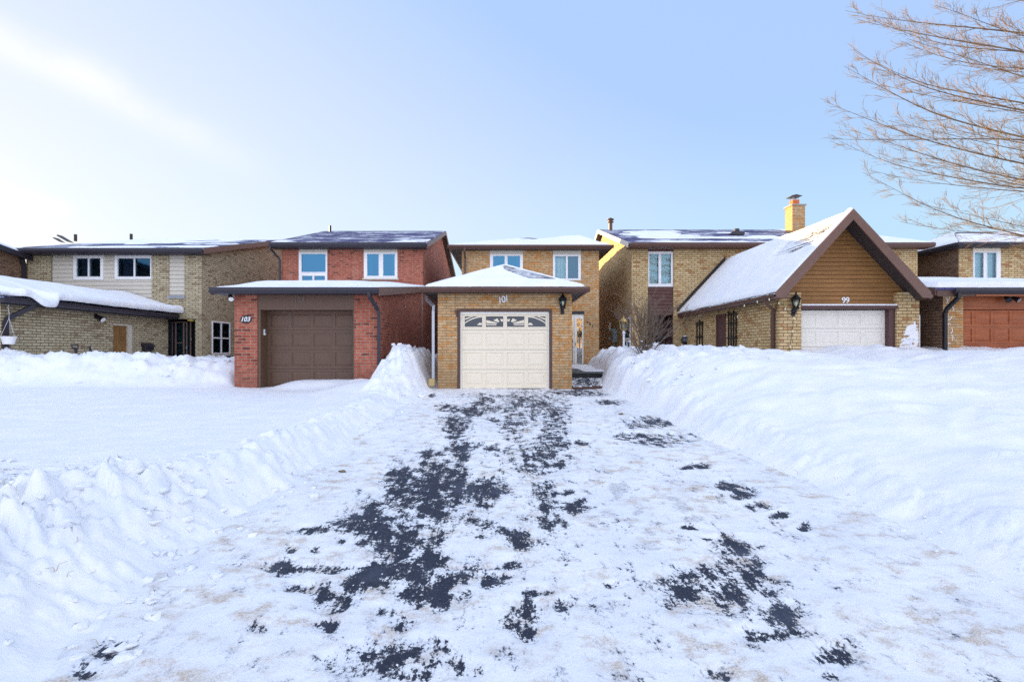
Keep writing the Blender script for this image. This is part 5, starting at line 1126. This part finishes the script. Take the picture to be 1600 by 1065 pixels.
# driveway: asphalt with packed snow, worn through along the wheel tracks
def gy(py): return 1362.0 / (py - 546 + 34.2)
EL = []                                                # worn places read off the photograph as (x, y, half width, half height, strength)
def add(src, ox, oy, k):
    for e in src: EL.append((ox + e[0] / k, oy + e[1] / k, e[2] / k, e[3] / k, e[4] if len(e) > 4 else 1.0))
add([(410, 292, 22, 13), (530, 310, 62, 20), (455, 375, 52, 36), (440, 425, 26, 10), (480, 480, 60, 26, .85), (335, 520, 44, 26, .9), (480, 525, 32, 18), (340, 580, 38, 25), (235, 650, 85, 55), (430, 610, 62, 48), (400, 690, 120, 60, 1.1), (570, 680, 72, 40), (600, 255, 30, 15, .8), (565, 280, 40, 16, .8), (635, 300, 28, 14, .7), (630, 355, 26, 12, .8), (635, 485, 20, 14), (770, 258, 60, 22, .62), (730, 300, 40, 50, .55), (735, 380, 42, 60, .55), (930, 330, 46, 70, .55), (925, 430, 50, 90, .62), (840, 530, 90, 60, .62), (800, 300, 80, 60, .45), (860, 280, 40, 12, .9), (1300, 432, 70, 14, .95), (1470, 350, 27, 10), (1370, 340, 20, 8), (1400, 362, 80, 16, .62), (1430, 450, 90, 22, .6), (1350, 380, 60, 10, .62), (950, 565, 30, 15), (870, 690, 40, 36), (975, 690, 20, 15), (930, 690, 12, 10), (1050, 455, 26, 10), (1560, 580, 50, 6, .8), (1180, 268, 60, 8, .8), (700, 490, 70, 20, .5), (1020, 222, 120, 12, .7), (760, 240, 160, 10, .5), (450, 300, 20, 8, .6), (350, 235, 14, 8)], 560, 540, 3.019)
add([(930, 90, 60, 42), (850, 200, 92, 125, 1.15), (700, 130, 64, 60), (680, 200, 60, 60), (570, 260, 62, 52), (560, 330, 120, 58), (650, 380, 110, 50), (680, 460, 62, 60), (830, 470, 62, 56), (850, 395, 40, 30), (700, 540, 140, 36), (540, 590, 90, 32), (450, 620, 62, 34), (340, 690, 62, 52), (210, 630, 55, 20, .85), (340, 530, 62, 15), (120, 530, 62, 26, .85), (800, 650, 122, 58, .85), (900, 580, 45, 26), (720, 920, 120, 50, .72), (640, 970, 150, 50, .80), (500, 1000, 105, 36, .75), (720, 1040, 90, 40, .75), (950, 1010, 60, 34, .72), (1250, 765, 66, 64, .8), (1150, 760, 42, 32, .65), (1070, 330, 50, 40, .85), (1120, 352, 52, 18), (1220, 380, 52, 30, .85), (1250, 420, 42, 20), (1210, 510, 32, 16), (1190, 560, 24, 8), (1350, 180, 44, 40, .9), (1460, 170, 22, 15), (1500, 230, 42, 36, .85), (1370, 240, 52, 20, .85), (1410, 325, 55, 46, .72), (1060, 160, 82, 40, .95), (1060, 230, 40, 40, .8), (990, 560, 52, 25, .7), (1110, 580, 42, 25, .66), (240, 355, 62, 16, .9), (150, 440, 26, 14, .9), (275, 450, 15, 10), (400, 400, 24, 14), (30, 840, 32, 20, .75), (350, 840, 42, 18, .75), (690, 780, 34, 34, .66), (620, 740, 50, 20, .6), (600, 522, 420, 6, .62), (760, 400, 40, 90, .5)], 400, 712, 3.017)
add([(1015, 145, 42, 18), (1090, 190, 46, 18), (1160, 250, 52, 16), (1260, 297, 40, 13), (1030, 420, 62, 32, .8), (1140, 425, 22, 8), (850, 345, 32, 8), (940, 395, 22, 6), (960, 630, 180, 76, .72), (900, 560, 56, 36, .85), (830, 650, 86, 54, .9), (1080, 520, 60, 22, .75), (1110, 600, 56, 70, .85), (1000, 600, 100, 60, .8), (880, 55, 40, 10), (815, 60, 20, 7), (1500, 960, 60, 34, .62), (1490, 1050, 44, 14), (970, 1040, 42, 24, .6), (1390, 355, 22, 12, .8), (1200, 850, 90, 26, .52), (1260, 760, 80, 40, .5), (500, 610, 30, 10, .7), (100, 635, 40, 16, .7), (220, 700, 30, 20, .55), (350, 670, 50, 30, .5)], 800, 712, 3.017)
add([(470, 920, 30, 44, .42), (560, 890, 44, 14, .42), (400, 1020, 40, 22, .3)], 0, 712, 3.017)
GREY = [(800 + x / 3.017, 712 + y / 3.017, a / 3.017, b / 3.017) for x, y, a, b in ((500, 165, 56, 52), (470, 150, 40, 20), (800, 250, 62, 44), (760, 205, 50, 16), (880, 300, 70, 18), (660, 380, 44, 60), (660, 430, 70, 22), (380, 285, 48, 14), (600, 280, 30, 20), (700, 450, 90, 10))]
nx_ = 300; rws = [1.2]
while rws[-1] < 14.30: rws.append(rws[-1] + max(.018, .0046 * rws[-1]))
rws = np.array(rws); ny_ = len(rws)
xs = np.linspace(-3.3, 4.3, nx_)[None, :]; Yd_ = rws[:, None] + 0 * xs; Xd_ = xs + 0 * Yd_
def wear(X, Y):
    py = 546 - 34.2 + 1362.0 / np.maximum(Y, .5); px = VX + X * F / Y
    k_ = (py - 546) / 300.0; px = px + 22 * k_ * fbm(X * 1.7, Y * 1.3, 4, 111) + 16 * k_ * fbm(X * 6, Y * 5, 3, 113); py = py + 13 * k_ * fbm(X * 1.7 + 9, Y * 1.3, 4, 112) * 1.4
    w = -.55 - .5 * sm((np.abs(X - (XL(Y) + XR(Y)) / 2) / ((XR(Y) - XL(Y)) / 2) - .62) / .38) + .30 * sm((9 - np.abs(Y - 9)) / 6) * sm((1.0 - np.abs(X - .25)) / .8)
    for cx, cy, rx_, ry_, s in EL:
        r2 = ((px - cx) / (rx_ * 1.2)) ** 2 + ((py - cy) / (ry_ * 1.2)) ** 2
        w = np.maximum(w, .92 * s * (1 - .62 * r2))
    g = np.full(X.shape, 0.0)
    for cx, cy, rx_, ry_ in GREY: g = np.maximum(g, 1 - ((px - cx) / rx_) ** 2 - ((py - cy) / ry_) ** 2)
    return w, g
wv_, gv_ = wear(Xd_, Yd_)
Zd_ = base(Yd_) + .004 + .012 * fbm(Xd_ * 3, Yd_ * 3, 3, 101) + .03 * sm((.05 - wv_) * 2) * (.5 + billow(Xd_ * 5, Yd_ * 5, 3, 102)) * .5
drv = structure(grid_object('driveway', np.stack([Xd_, Yd_, Zd_], -1), nx_, ny_, 'snow', None, {'worn': wv_, 'slush': gv_}))
m, t, b = newmat('driveway_snow'); v = coords(t)
at = N(t, 'ShaderNodeAttribute', attribute_name='worn'); ag = N(t, 'ShaderNodeAttribute', attribute_name='slush')
vs = coords(t, 'Object', (1.25, .85, 1))
n1 = noise(t, vs, 7, 7, .68); n2 = noise(t, coords(t, 'Object', (1.2, .9, 1)), 40, 5, .75); n3 = noise(t, v, 1.6, 4)
nst = noise(t, coords(t, 'Object', (11, 1.1, 1)), 1.0, 5, .7)
n0 = noise(t, coords(t, 'Object', (1.2, .7, 1)), 2.6, 3, .6)
k = math_(t, 'ADD', math_(t, 'MULTIPLY', math_(t, 'SUBTRACT', n1, .465), 4.6), math_(t, 'ADD', math_(t, 'MULTIPLY', math_(t, 'ADD', math_(t, 'MULTIPLY', math_(t, 'SUBTRACT', nst, .5), .8), math_(t, 'SUBTRACT', n2, .5)), 2.9), math_(t, 'MULTIPLY', math_(t, 'SUBTRACT', n0, .5), 1.4)))
wsum = math_(t, 'ADD', at.outputs['Fac'], k)
bare = ramp(t, wsum, .48, .74)
thin = math_(t, 'MULTIPLY', ramp(t, wsum, -.05, .6, 0, .62), ramp(t, n2, .35, .65))
asp = mixc(t, n2, (.009, .013, .028), (.027, .034, .060))
asp = mixc(t, ramp(t, noise(t, v, 75, 4, .8), .56, .70, 0, .45), asp, (.26, .30, .38))
asp = mixc(t, ramp(t, n0, .52, .72, 0, .35), asp, (.10, .12, .17))
snowc = mixc(t, ramp(t, n3, .35, .65), (.80, .82, .86), (.88, .88, .88))
dn = noise(t, coords(t, 'Object', (1, 1.3, 1)), 4.5, 6, .72); d2 = noise(t, v, 2.0, 3); d3 = noise(t, v, 90, 3, .75)
dirt = math_(t, 'MULTIPLY', ramp(t, dn, .46, .66), math_(t, 'MULTIPLY', ramp(t, d2, .38, .58, .15, 1), ramp(t, d3, .35, .6, .3, .95)))
snowc = mixc(t, dirt, snowc, (.50, .38, .25))
gsl = math_(t, 'MULTIPLY', ramp(t, math_(t, 'ADD', ag.outputs['Fac'], math_(t, 'MULTIPLY', math_(t, 'SUBTRACT', n1, .5), 4.5)), .1, .9), ramp(t, n2, .35, .65, .1, .75))
snowc = mixc(t, gsl, snowc, (.30, .30, .32))
snowc = mixc(t, thin, snowc, (.22, .25, .33))
speck = ramp(t, noise(t, v, 120, 3, .8), .70, .78, 0, .7)
snowc = mixc(t, math_(t, 'MULTIPLY', speck, ramp(t, n1, .45, .6)), snowc, (.16, .13, .11))
t.links.new(mixc(t, bare, snowc, asp), b.inputs['Base Color'])
t.links.new(ramp(t, bare, 0, 1, .8, .62), b.inputs['Roughness']); b.inputs['Specular IOR Level'].default_value = .3
hh = math_(t, 'SUBTRACT', math_(t, 'ADD', math_(t, 'MULTIPLY', n1, .6), math_(t, 'MULTIPLY', n2, .35)), math_(t, 'MULTIPLY', bare, .5))
bump(t, b, hh, .75, .03)
drv.data.materials.clear(); drv.data.materials.append(m); MT['driveway_snow'] = m

# walkway beside the garage, with the porch step
nx_, ny_ = 90, 90
xs = np.linspace(1.86, 3.5, nx_)[None, :]; ys = np.linspace(14.18, 15.62, ny_)[:, None]
zs = .53 + .20 * (ys - 14.18) / 1.44 + .025 * billow(xs * 5, ys * 5, 3, 104) + 0 * xs
wk = sm(1 - np.abs((xs - 2.35) / .55) ** 2) * .75 - .2 + 0 * ys
o = structure(grid_object('walkway', np.stack([xs + 0 * ys, ys + 0 * xs, zs], -1), nx_, ny_, 'driveway_snow', None, {'worn': wk, 'slush': wk * 0 + .2}))
s = thing('porch_step', (2.6, 18.6, .8), 'dark slate porch step leading to the front door beside the cream garage', 'step')
mb = MB(); mb.cbox(1.85, 3.9, 15.6, 21.99, .86, .93, .015); mb.build('tread', 'slate', s)
mb = MB(); mb.box(1.86, 3.88, 15.66, 15.72, .55, .86); mb.build('riser', 'black', s)
nx_, ny_ = 50, 90; xs = np.linspace(1.86, 3.9, nx_)[None, :]; ys = np.linspace(15.62, 21.9, ny_)[:, None]
cv = .05 * sm((xs - 2.2 + .5 * fbm(xs * 2, ys * 2, 3, 107)) / .8) + .03 * fbm(xs * 3, ys * 3, 3, 106) - .012
ed_ = np.minimum(np.minimum((ys - 15.62) * 12, 1), 1) + 0 * xs
grid_object('step_snow', np.stack([xs + 0 * ys, ys + 0 * xs, .925 + cv * ed_ - .02 * (1 - ed_)], -1), nx_, ny_, 'roof_snow', s)
s = thing('edging_board', (2.35, 14.15, .52), 'weathered brown edging board lying across the foot of the walkway', 'board')
mb = MB(); a_, b_ = Vector((1.86, 14.06, .535)), Vector((2.85, 14.22, .575)); mb.prism([(a_ + Vector(q_))[:] for q_ in ((0, -.04, -.03), (0, .04, -.03), (0, .04, .035), (0, -.04, .035))], b_ - a_); mb.build('plank', 'brown_metal', s)
mb = MB(); mb.sm = True
for k in range(3): q_ = a_.lerp(b_, .2 + .3 * k); mb.lathe([(.05, .03), (.035, .05), (.01, .058)], (q_.x, q_.y, q_.z), 8)
mb.build('snow_crumb', 'roof_snow', s)

# ------------------------------------------------------------------ loose snow, stones, twigs
ico = bmesh.new(); bmesh.ops.create_icosphere(ico, subdivisions=3, radius=1); IV = np.array([v.co[:] for v in ico.verts]); IF = np.array([[v.index for v in f.verts] for f in ico.faces]); ico.free()
def clod(c, r, seed, flat=.7):
    n = 1 + .8 * fbm(IV[:, 0] * 1.4 + seed * 3.1, IV[:, 1] * 1.4 + IV[:, 2] * 1.9 + seed, 3, seed % 13) + .42 * fbm(IV[:, 0] * 3.4 + seed, IV[:, 1] * 4 + IV[:, 2] * 5, 2, 5)
    S = np.array([1 + .4 * math.sin(seed * 1.7), 1 + .3 * math.cos(seed * 2.3), flat]); a = seed * 2.4
    P = IV * n[:, None] * S * r; Rm = np.array([[math.cos(a), -math.sin(a), 0], [math.sin(a), math.cos(a), 0], [0, 0, 1]])
    return P @ Rm.T + np.array(c)
VAR = []
for q_ in range(16):
    bm_ = bmesh.new(); rr_ = random.Random(100 + q_)
    for k in range(13): bm_.verts.new((rr_.uniform(-1, 1), rr_.uniform(-.9, .9), rr_.uniform(-.75, .75)))
    bmesh.ops.convex_hull(bm_, input=bm_.verts[:]); bmesh.ops.delete(bm_, geom=[v for v in bm_.verts if not v.link_faces], context='VERTS')
    bmesh.ops.bevel(bm_, geom=bm_.edges[:], offset=.10, segments=1, affect='EDGES'); bmesh.ops.triangulate(bm_, faces=bm_.faces[:])
    bmesh.ops.subdivide_edges(bm_, edges=bm_.edges[:], cuts=1); bmesh.ops.triangulate(bm_, faces=bm_.faces[:]); bm_.verts.index_update()
    P_ = np.array([v.co[:] for v in bm_.verts]); P_ = P_ * (1 + .30 * fbm(P_[:, 0] * 2 + q_, P_[:, 1] * 2 + P_[:, 2] * 2.5, 3, q_))[:, None]
    VAR.append((P_, np.array([[v.index for v in f.verts] for f in bm_.faces]))); bm_.free()
def clods(name, items, mat, flat=.7):
    VV = []; FF = []; o = 0
    for i, (x, y, z, r) in enumerate(items):
        P_, f_ = VAR[i % 16]; a = i * 2.4; Rm = np.array([[math.cos(a), -math.sin(a), 0], [math.sin(a), math.cos(a), 0], [0, 0, 1]])
        VV.append((P_ * np.array([1, 1, flat]) * r) @ Rm.T + np.array((x, y, z))); FF.append(f_ + o); o += len(P_)
    me = bpy.data.meshes.new(name); me.from_pydata(np.concatenate(VV).tolist(), [], np.concatenate(FF).tolist()); me.polygons.foreach_set('use_smooth', [True] * len(me.polygons)); me.materials.append(MT[mat])
    ob = bpy.data.objects.new(name, me); COL.objects.link(ob); return ob
items = []; r_ = random.Random(21)
for k in range(150):                                   # foot of the left bank
    y = 2.6 + 10.5 * r_.random() ** 1.6; x = float(XL(y)) + r_.gauss(.0, .16) - .02; items.append((x, y, r_.choice((.018, .025, .03, .04, .055)) * (1.0 if y < 6 else .8)))
for k in range(260):                                   # ploughed heap by the road, left
    y = 2.5 + 2.6 * r_.random(); x = float(XL(y)) - .2 - 3.2 * r_.random() ** 1.2; items.append((x, y, (.015 + .075 * r_.random() ** 2.4) * (.55 if y < 3.3 else 1)))
for k in range(150):
    y = 2.6 + 8 * r_.random() ** 1.5; x = float(XR(y)) + abs(r_.gauss(0, .16)) - .05; items.append((x, y, r_.choice((.012, .018, .026))))
for k in range(34):                                   # crust on the left back bank
    x = -14 + 6.4 * r_.random(); y = 13.7 + (x + 14) * .27 - 1.5 * r_.random(); items.append((x, y, .03 + .06 * r_.random() ** 2))
for k in range(26): y = 12.2 + 2.6 * r_.random(); x = -2.8 + r_.gauss(0, .45); items.append((x, y, .03 + .07 * r_.random() ** 2))
for k in range(40): y = 10 + 5.5 * r_.random(); x = float(XR(y)) + .1 + 1.6 * r_.random(); items.append((x, y, .03 + .07 * r_.random() ** 2))
for k in range(200):
    y = 2.5 + 6 * r_.random() ** 1.4; x = r_.uniform(float(XL(y)), float(XR(y))); items.append((x, y, r_.choice((.006, .008, .012))))
zz_, in_ = snow_z(np.array([i[0] for i in items]), np.array([i[1] for i in items]))
its = [(i[0], i[1], (float(base(i[1])) + .02 if s_ else float(z_)) + i[2] * .12, i[2]) for i, z_, s_ in zip(items, zz_, in_)]
stuff(clods('snow_clumps', its, 'roof_snow', .75))
def gp(px, py): y = gy(py); return PX(px, y), y, float(base(y))
for (px, py, r, lab, cat) in ((535, 740, .052, 'brown frozen clod at the left edge of the driveway', 'clod'), (970, 649, .055, 'small brown clod on the driveway right of the garage track', 'clod'), (555, 755, .026, 'tiny flat clod just right of the larger brown clod', 'clod'), (681, 636, .05, 'dark clod in the snow below the straw coloured downspout foot', 'clod')):
    x, y, z = gp(px, py); o = clods('frozen_clod', [(x, y, z + r * .5, r)], 'stone'); tag(o, lab, cat, 'frozen clods on the driveway')
mb = MB(); r_ = random.Random(8)                        # dead grass and twigs poking out of the snow
def onsnow(x, y): z, i = snow_z(np.array([x]), np.array([y])); return float(z[0])
for px, y, n in ((83, 3.1, 3), (125, 3.9, 4), (3, 4.0, 5), (160, 2.75, 2), (1198, 10.5, 4), (1100, 9.0, 3), (1170, 10.2, 3), (1570, 3.2, 2), (640, 9.8, 6), (632, 9.6, 6), (1012, 12.8, 4), (1250, 5.8, 1)):
    for k in range(n):
        x = PX(px, y) + r_.gauss(0, .03); z = onsnow(x, y); a = r_.uniform(0, 6.28); L_ = r_.uniform(.03, .075)
        mb.tube([(x, y, z - .02), (x + .3 * L_ * math.cos(a), y + .3 * L_ * math.sin(a), z + .6 * L_), (x + L_ * math.cos(a), y + L_ * math.sin(a), z + .7 * L_)], [.0022, .0018, .001], 4)
stuff(mb.build('dead_grass', 'stalk'))

# ------------------------------------------------------------------ bare shrub and the bare tree
def branch(mb, p, d, L, r, lev, rnd, bend, spread, kids, minr=.0012, up=.0, segs=6):
    pts = [Vector(p)]; rad = [r]; d = Vector(d).normalized(); step = L / segs
    for k in range(segs):
        d = (d + Vector((rnd.gauss(0, bend), rnd.gauss(0, bend), rnd.gauss(0, bend) + up))).normalized()
        pts.append(pts[-1] + d * step); rad.append(max(minr, r * (1 - .82 * (k + 1) / segs)))
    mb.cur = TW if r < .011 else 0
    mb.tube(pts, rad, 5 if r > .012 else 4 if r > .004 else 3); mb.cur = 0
    if lev <= 0: return
    for c in range(kids[lev]):
        t = rnd.uniform(.18, .97); i = min(segs - 1, int(t * segs)); f = t * segs - i
        q = pts[i].lerp(pts[i + 1], f); dd = (pts[i + 1] - pts[i]).normalized()
        ax_ = dd.orthogonal().normalized(); ax_.rotate(Matrix.Rotation(rnd.uniform(0, 6.283), 3, dd))
        nd = (dd * math.cos(spread) + ax_ * math.sin(spread)).normalized()
        branch(mb, q, nd, max(.13, L * rnd.uniform(.34, .62) * (1.15 - .5 * t)), max(minr, (r * (1 - .8 * t)) * .62), lev - 1, rnd, bend * 1.25, spread, kids, minr, up, max(3, segs - 1))
TW = 0
rnd = random.Random(4)
bx, by = PX(1006, 13.6), 13.6; bz = onsnow(bx, by)
s = thing('bare_shrub', (bx, by, bz), 'leafless brown shrub poking out of the right snowbank in front of the dark entry', 'shrub')
mb = MB()
for k in range(22):
    a = rnd.uniform(-.45, 1.15); branch(mb, (bx + a * .07, by + rnd.uniform(-.1, .1), bz - .2), (a * .62, rnd.uniform(-.3, .3), 1.0), rnd.uniform(1.0, 1.75), .017, 2, rnd, .09, .5, {2: 7, 1: 4}, .0035, .03)
for k in range(7):
    a = rnd.uniform(-1, 1); branch(mb, (bx + a * .07, by - .05, bz - .12), (a * 1.2, rnd.uniform(-.7, -.1), .7), rnd.uniform(.35, .6), .009, 2, rnd, .09, .5, {2: 4, 1: 3}, .002, .0)
mb.build('stems', 'twig', s)
sc_ = [(bx + rnd.gauss(0, .25), by + rnd.gauss(0, .12), bz + rnd.uniform(.05, .3), rnd.uniform(.02, .045)) for k in range(14)] + [(bx + .0, by, bz + .42, .05), (bx + .30, by, bz + .2, .10)]
o = clods('snow_tufts', [(x - bx, y - by, z - bz, r) for x, y, z, r in sc_], 'roof_snow', .8); o.parent = s

TW = 1
rnd = random.Random(15)
tx, ty = 13.6, 9.6
s = thing('bare_tree', (tx, ty, 1.2), 'large leafless tree reaching in from the upper right with sunlit gold twigs', 'tree')
mb = MB(); mb.sm = True
tp = [(tx, ty, .8), (tx - .02, ty, 2), (tx + .05, ty + .05, 3.5), (tx, ty + .1, 5.2), (tx + .12, ty, 7), (tx + .05, ty + .1, 9.2), (tx + .2, ty, 11.5)]
mb.tube(tp, [.27, .23, .20, .17, .13, .08, .03], 14); mb.build('trunk', 'bark', s)
mb = MB()
def limb(zt, tipx, tipy, tipd, r, sag, hook, kids, lev=2):
    """a limb from the trunk at height zt to a tip seen at (tipx, tipy), distance tipd; sags, then hooks up at its end"""
    a = Vector((tx, ty, zt)); e = Vector((PX(tipx, tipd), tipd, PZ(tipy, tipd))); n = 18; pts = []; rad = []
    ph = rnd.uniform(0, 6)
    for k in range(n + 1):
        t = k / n; p = a.lerp(e, t); p.z += -sag * math.sin(math.pi * min(1, t * 1.0)) * (1 - .2 * t) + hook * max(0, t - .72) ** 2 * 9 - hook * .72 * t ** 4 * .9
        p.y += .2 * math.sin(t * 5 + ph) * t; p.z += (.09 * math.sin(t * 6 + ph * 2) + .04 * math.sin(t * 14 + ph)) * t * (1.1 - t)
        pts.append(p); rad.append(max(.003, .54 * r * (1 - t) ** .8))
    mb.tube(pts, rad, 6)
    K_ = int(kids * 1.6)
    for c in range(K_):
        t = .12 + .86 * (c + rnd.random()) / K_; i = min(n - 1, int(t * n)); q = pts[i].lerp(pts[i + 1], t * n - i); dd = (pts[i + 1] - pts[i]).normalized()
        side = 1 if rnd.random() < .55 else -1
        nd = (dd * 1.0 + Vector((0, rnd.uniform(-.7, .7), side * rnd.uniform(.08, .45)))).normalized()
        branch(mb, q, nd, rnd.uniform(.45, 1.25) * (1.2 - .95 * t), max(.004, rad[i] * .5), lev, rnd, .06, .40, {3: 5, 2: 5, 1: 2}, .0019, .030, 7)
for zt, X_, Y_, D_, r, sag, hook, kids in (
        (7.3, 1352, 44, 9.9, .04, .3, .4, 22), (7.0, 1400, 72, 9.2, .035, .3, .3, 22), (6.8, 1450, 20, 9.6, .045, .1, .3, 24), (5.6, 1380, 130, 9.9, .04, .25, .4, 26), (4.9, 1390, 190, 8.7, .035, .25, .3, 24), (4.4, 1460, 235, 9.4, .03, .2, .2, 22), (7.9, 1430, -20, 10.6, .05, .1, .3, 24), (6.3, 1490, 95, 10.4, .04, .1, .3, 24),
        (7.6, 1395, -60, 9.8, .085, -.1, .3, 26), (7.0, 1330, 8, 10.4, .055, .15, .3, 22), (6.6, 1345, 28, 9.4, .06, .2, .45, 24), (7.4, 1490, -40, 8.6, .075, -.1, .2, 20),
        (6.0, 1333, 80, 9.9, .055, .55, .5, 24), (5.9, 1328, 92, 10.8, .05, .3, .5, 22), (5.3, 1308, 115, 9.6, .065, .5, .6, 26), (5.0, 1286, 162, 10.2, .060, .6, .6, 26), (5.2, 1300, 215, 9.0, .045, -.1, .3, 18),
        (4.7, 1312, 222, 10.6, .045, .5, .4, 22), (4.5, 1322, 210, 9.5, .05, .35, .3, 22), (4.2, 1400, 255, 8.8, .035, .1, .2, 18), (4.3, 1375, 262, 10.4, .035, .2, .2, 18),
        (3.5, 1337, 276, 9.9, .045, .55, .3, 22), (3.3, 1420, 342, 9.2, .032, .05, .2, 16), (3.1, 1440, 318, 10.2, .032, .1, .2, 16), (3.2, 1500, 345, 9.6, .03, .0, .15, 14), (5.6, 1420, 60, 9.0, .04, .2, .3, 20), (4.8, 1440, 175, 10.8, .04, .2, .3, 20)):
    limb(zt, X_, Y_, D_, r, sag, hook, kids)
for k in range(9):                                     # limbs on the far side, outside the picture
    a = rnd.uniform(-.9, 1.6); branch(mb, (tx, ty, rnd.uniform(4, 9)), (math.cos(a), math.sin(a), .35), rnd.uniform(2.5, 4), .06, 2, rnd, .08, .55, {2: 9, 1: 5}, .002, .015, 8)
mb.build('crown', ['bark', 'sunlit_twig'], s)  # thin twigs have gold sunlight put into their colour
print('verts', sum(len(o.data.vertices) for o in bpy.data.objects if o.type == 'MESH'))

# the tree across the street that the front door glass mirrors
s = thing('street_tree', (10.6, -24, 0), 'tree with dry golden leaves across the street, mirrored in the front door glass', 'tree')
mb = MB(); mb.tube([(10.6, -24, -.2), (10.5, -24, 2), (10.7, -24, 4), (10.5, -24, 6.5)], [.22, .18, .12, .04], 10)
for k in range(14):
    a = rnd.uniform(0, 6.28); z = rnd.uniform(1.8, 5.5); mb.tube([(10.6, -24, z), (10.6 + 1.2 * math.cos(a), -24 + 1.2 * math.sin(a), z + .8), (10.6 + 2.2 * math.cos(a), -24 + 2.2 * math.sin(a), z + 1.1)], [.06, .04, .015], 5)
mb.build('trunk', 'bark', s)
mb = MB()
for k in range(2400):
    a = rnd.uniform(0, 6.28); r = 2.4 * math.sqrt(rnd.random()); z = rnd.uniform(1.6, 7.2); c = Vector((10.6 + r * math.cos(a), -24 + r * math.sin(a), z)); u = Vector((rnd.gauss(0, 1), rnd.gauss(0, 1), rnd.gauss(0, 1))).normalized(); v = u.orthogonal()
    mb.poly(c + u * .11, c + v * .08, c - u * .11, c - v * .08)
mb.build('crown', 'gold_leaf', s)
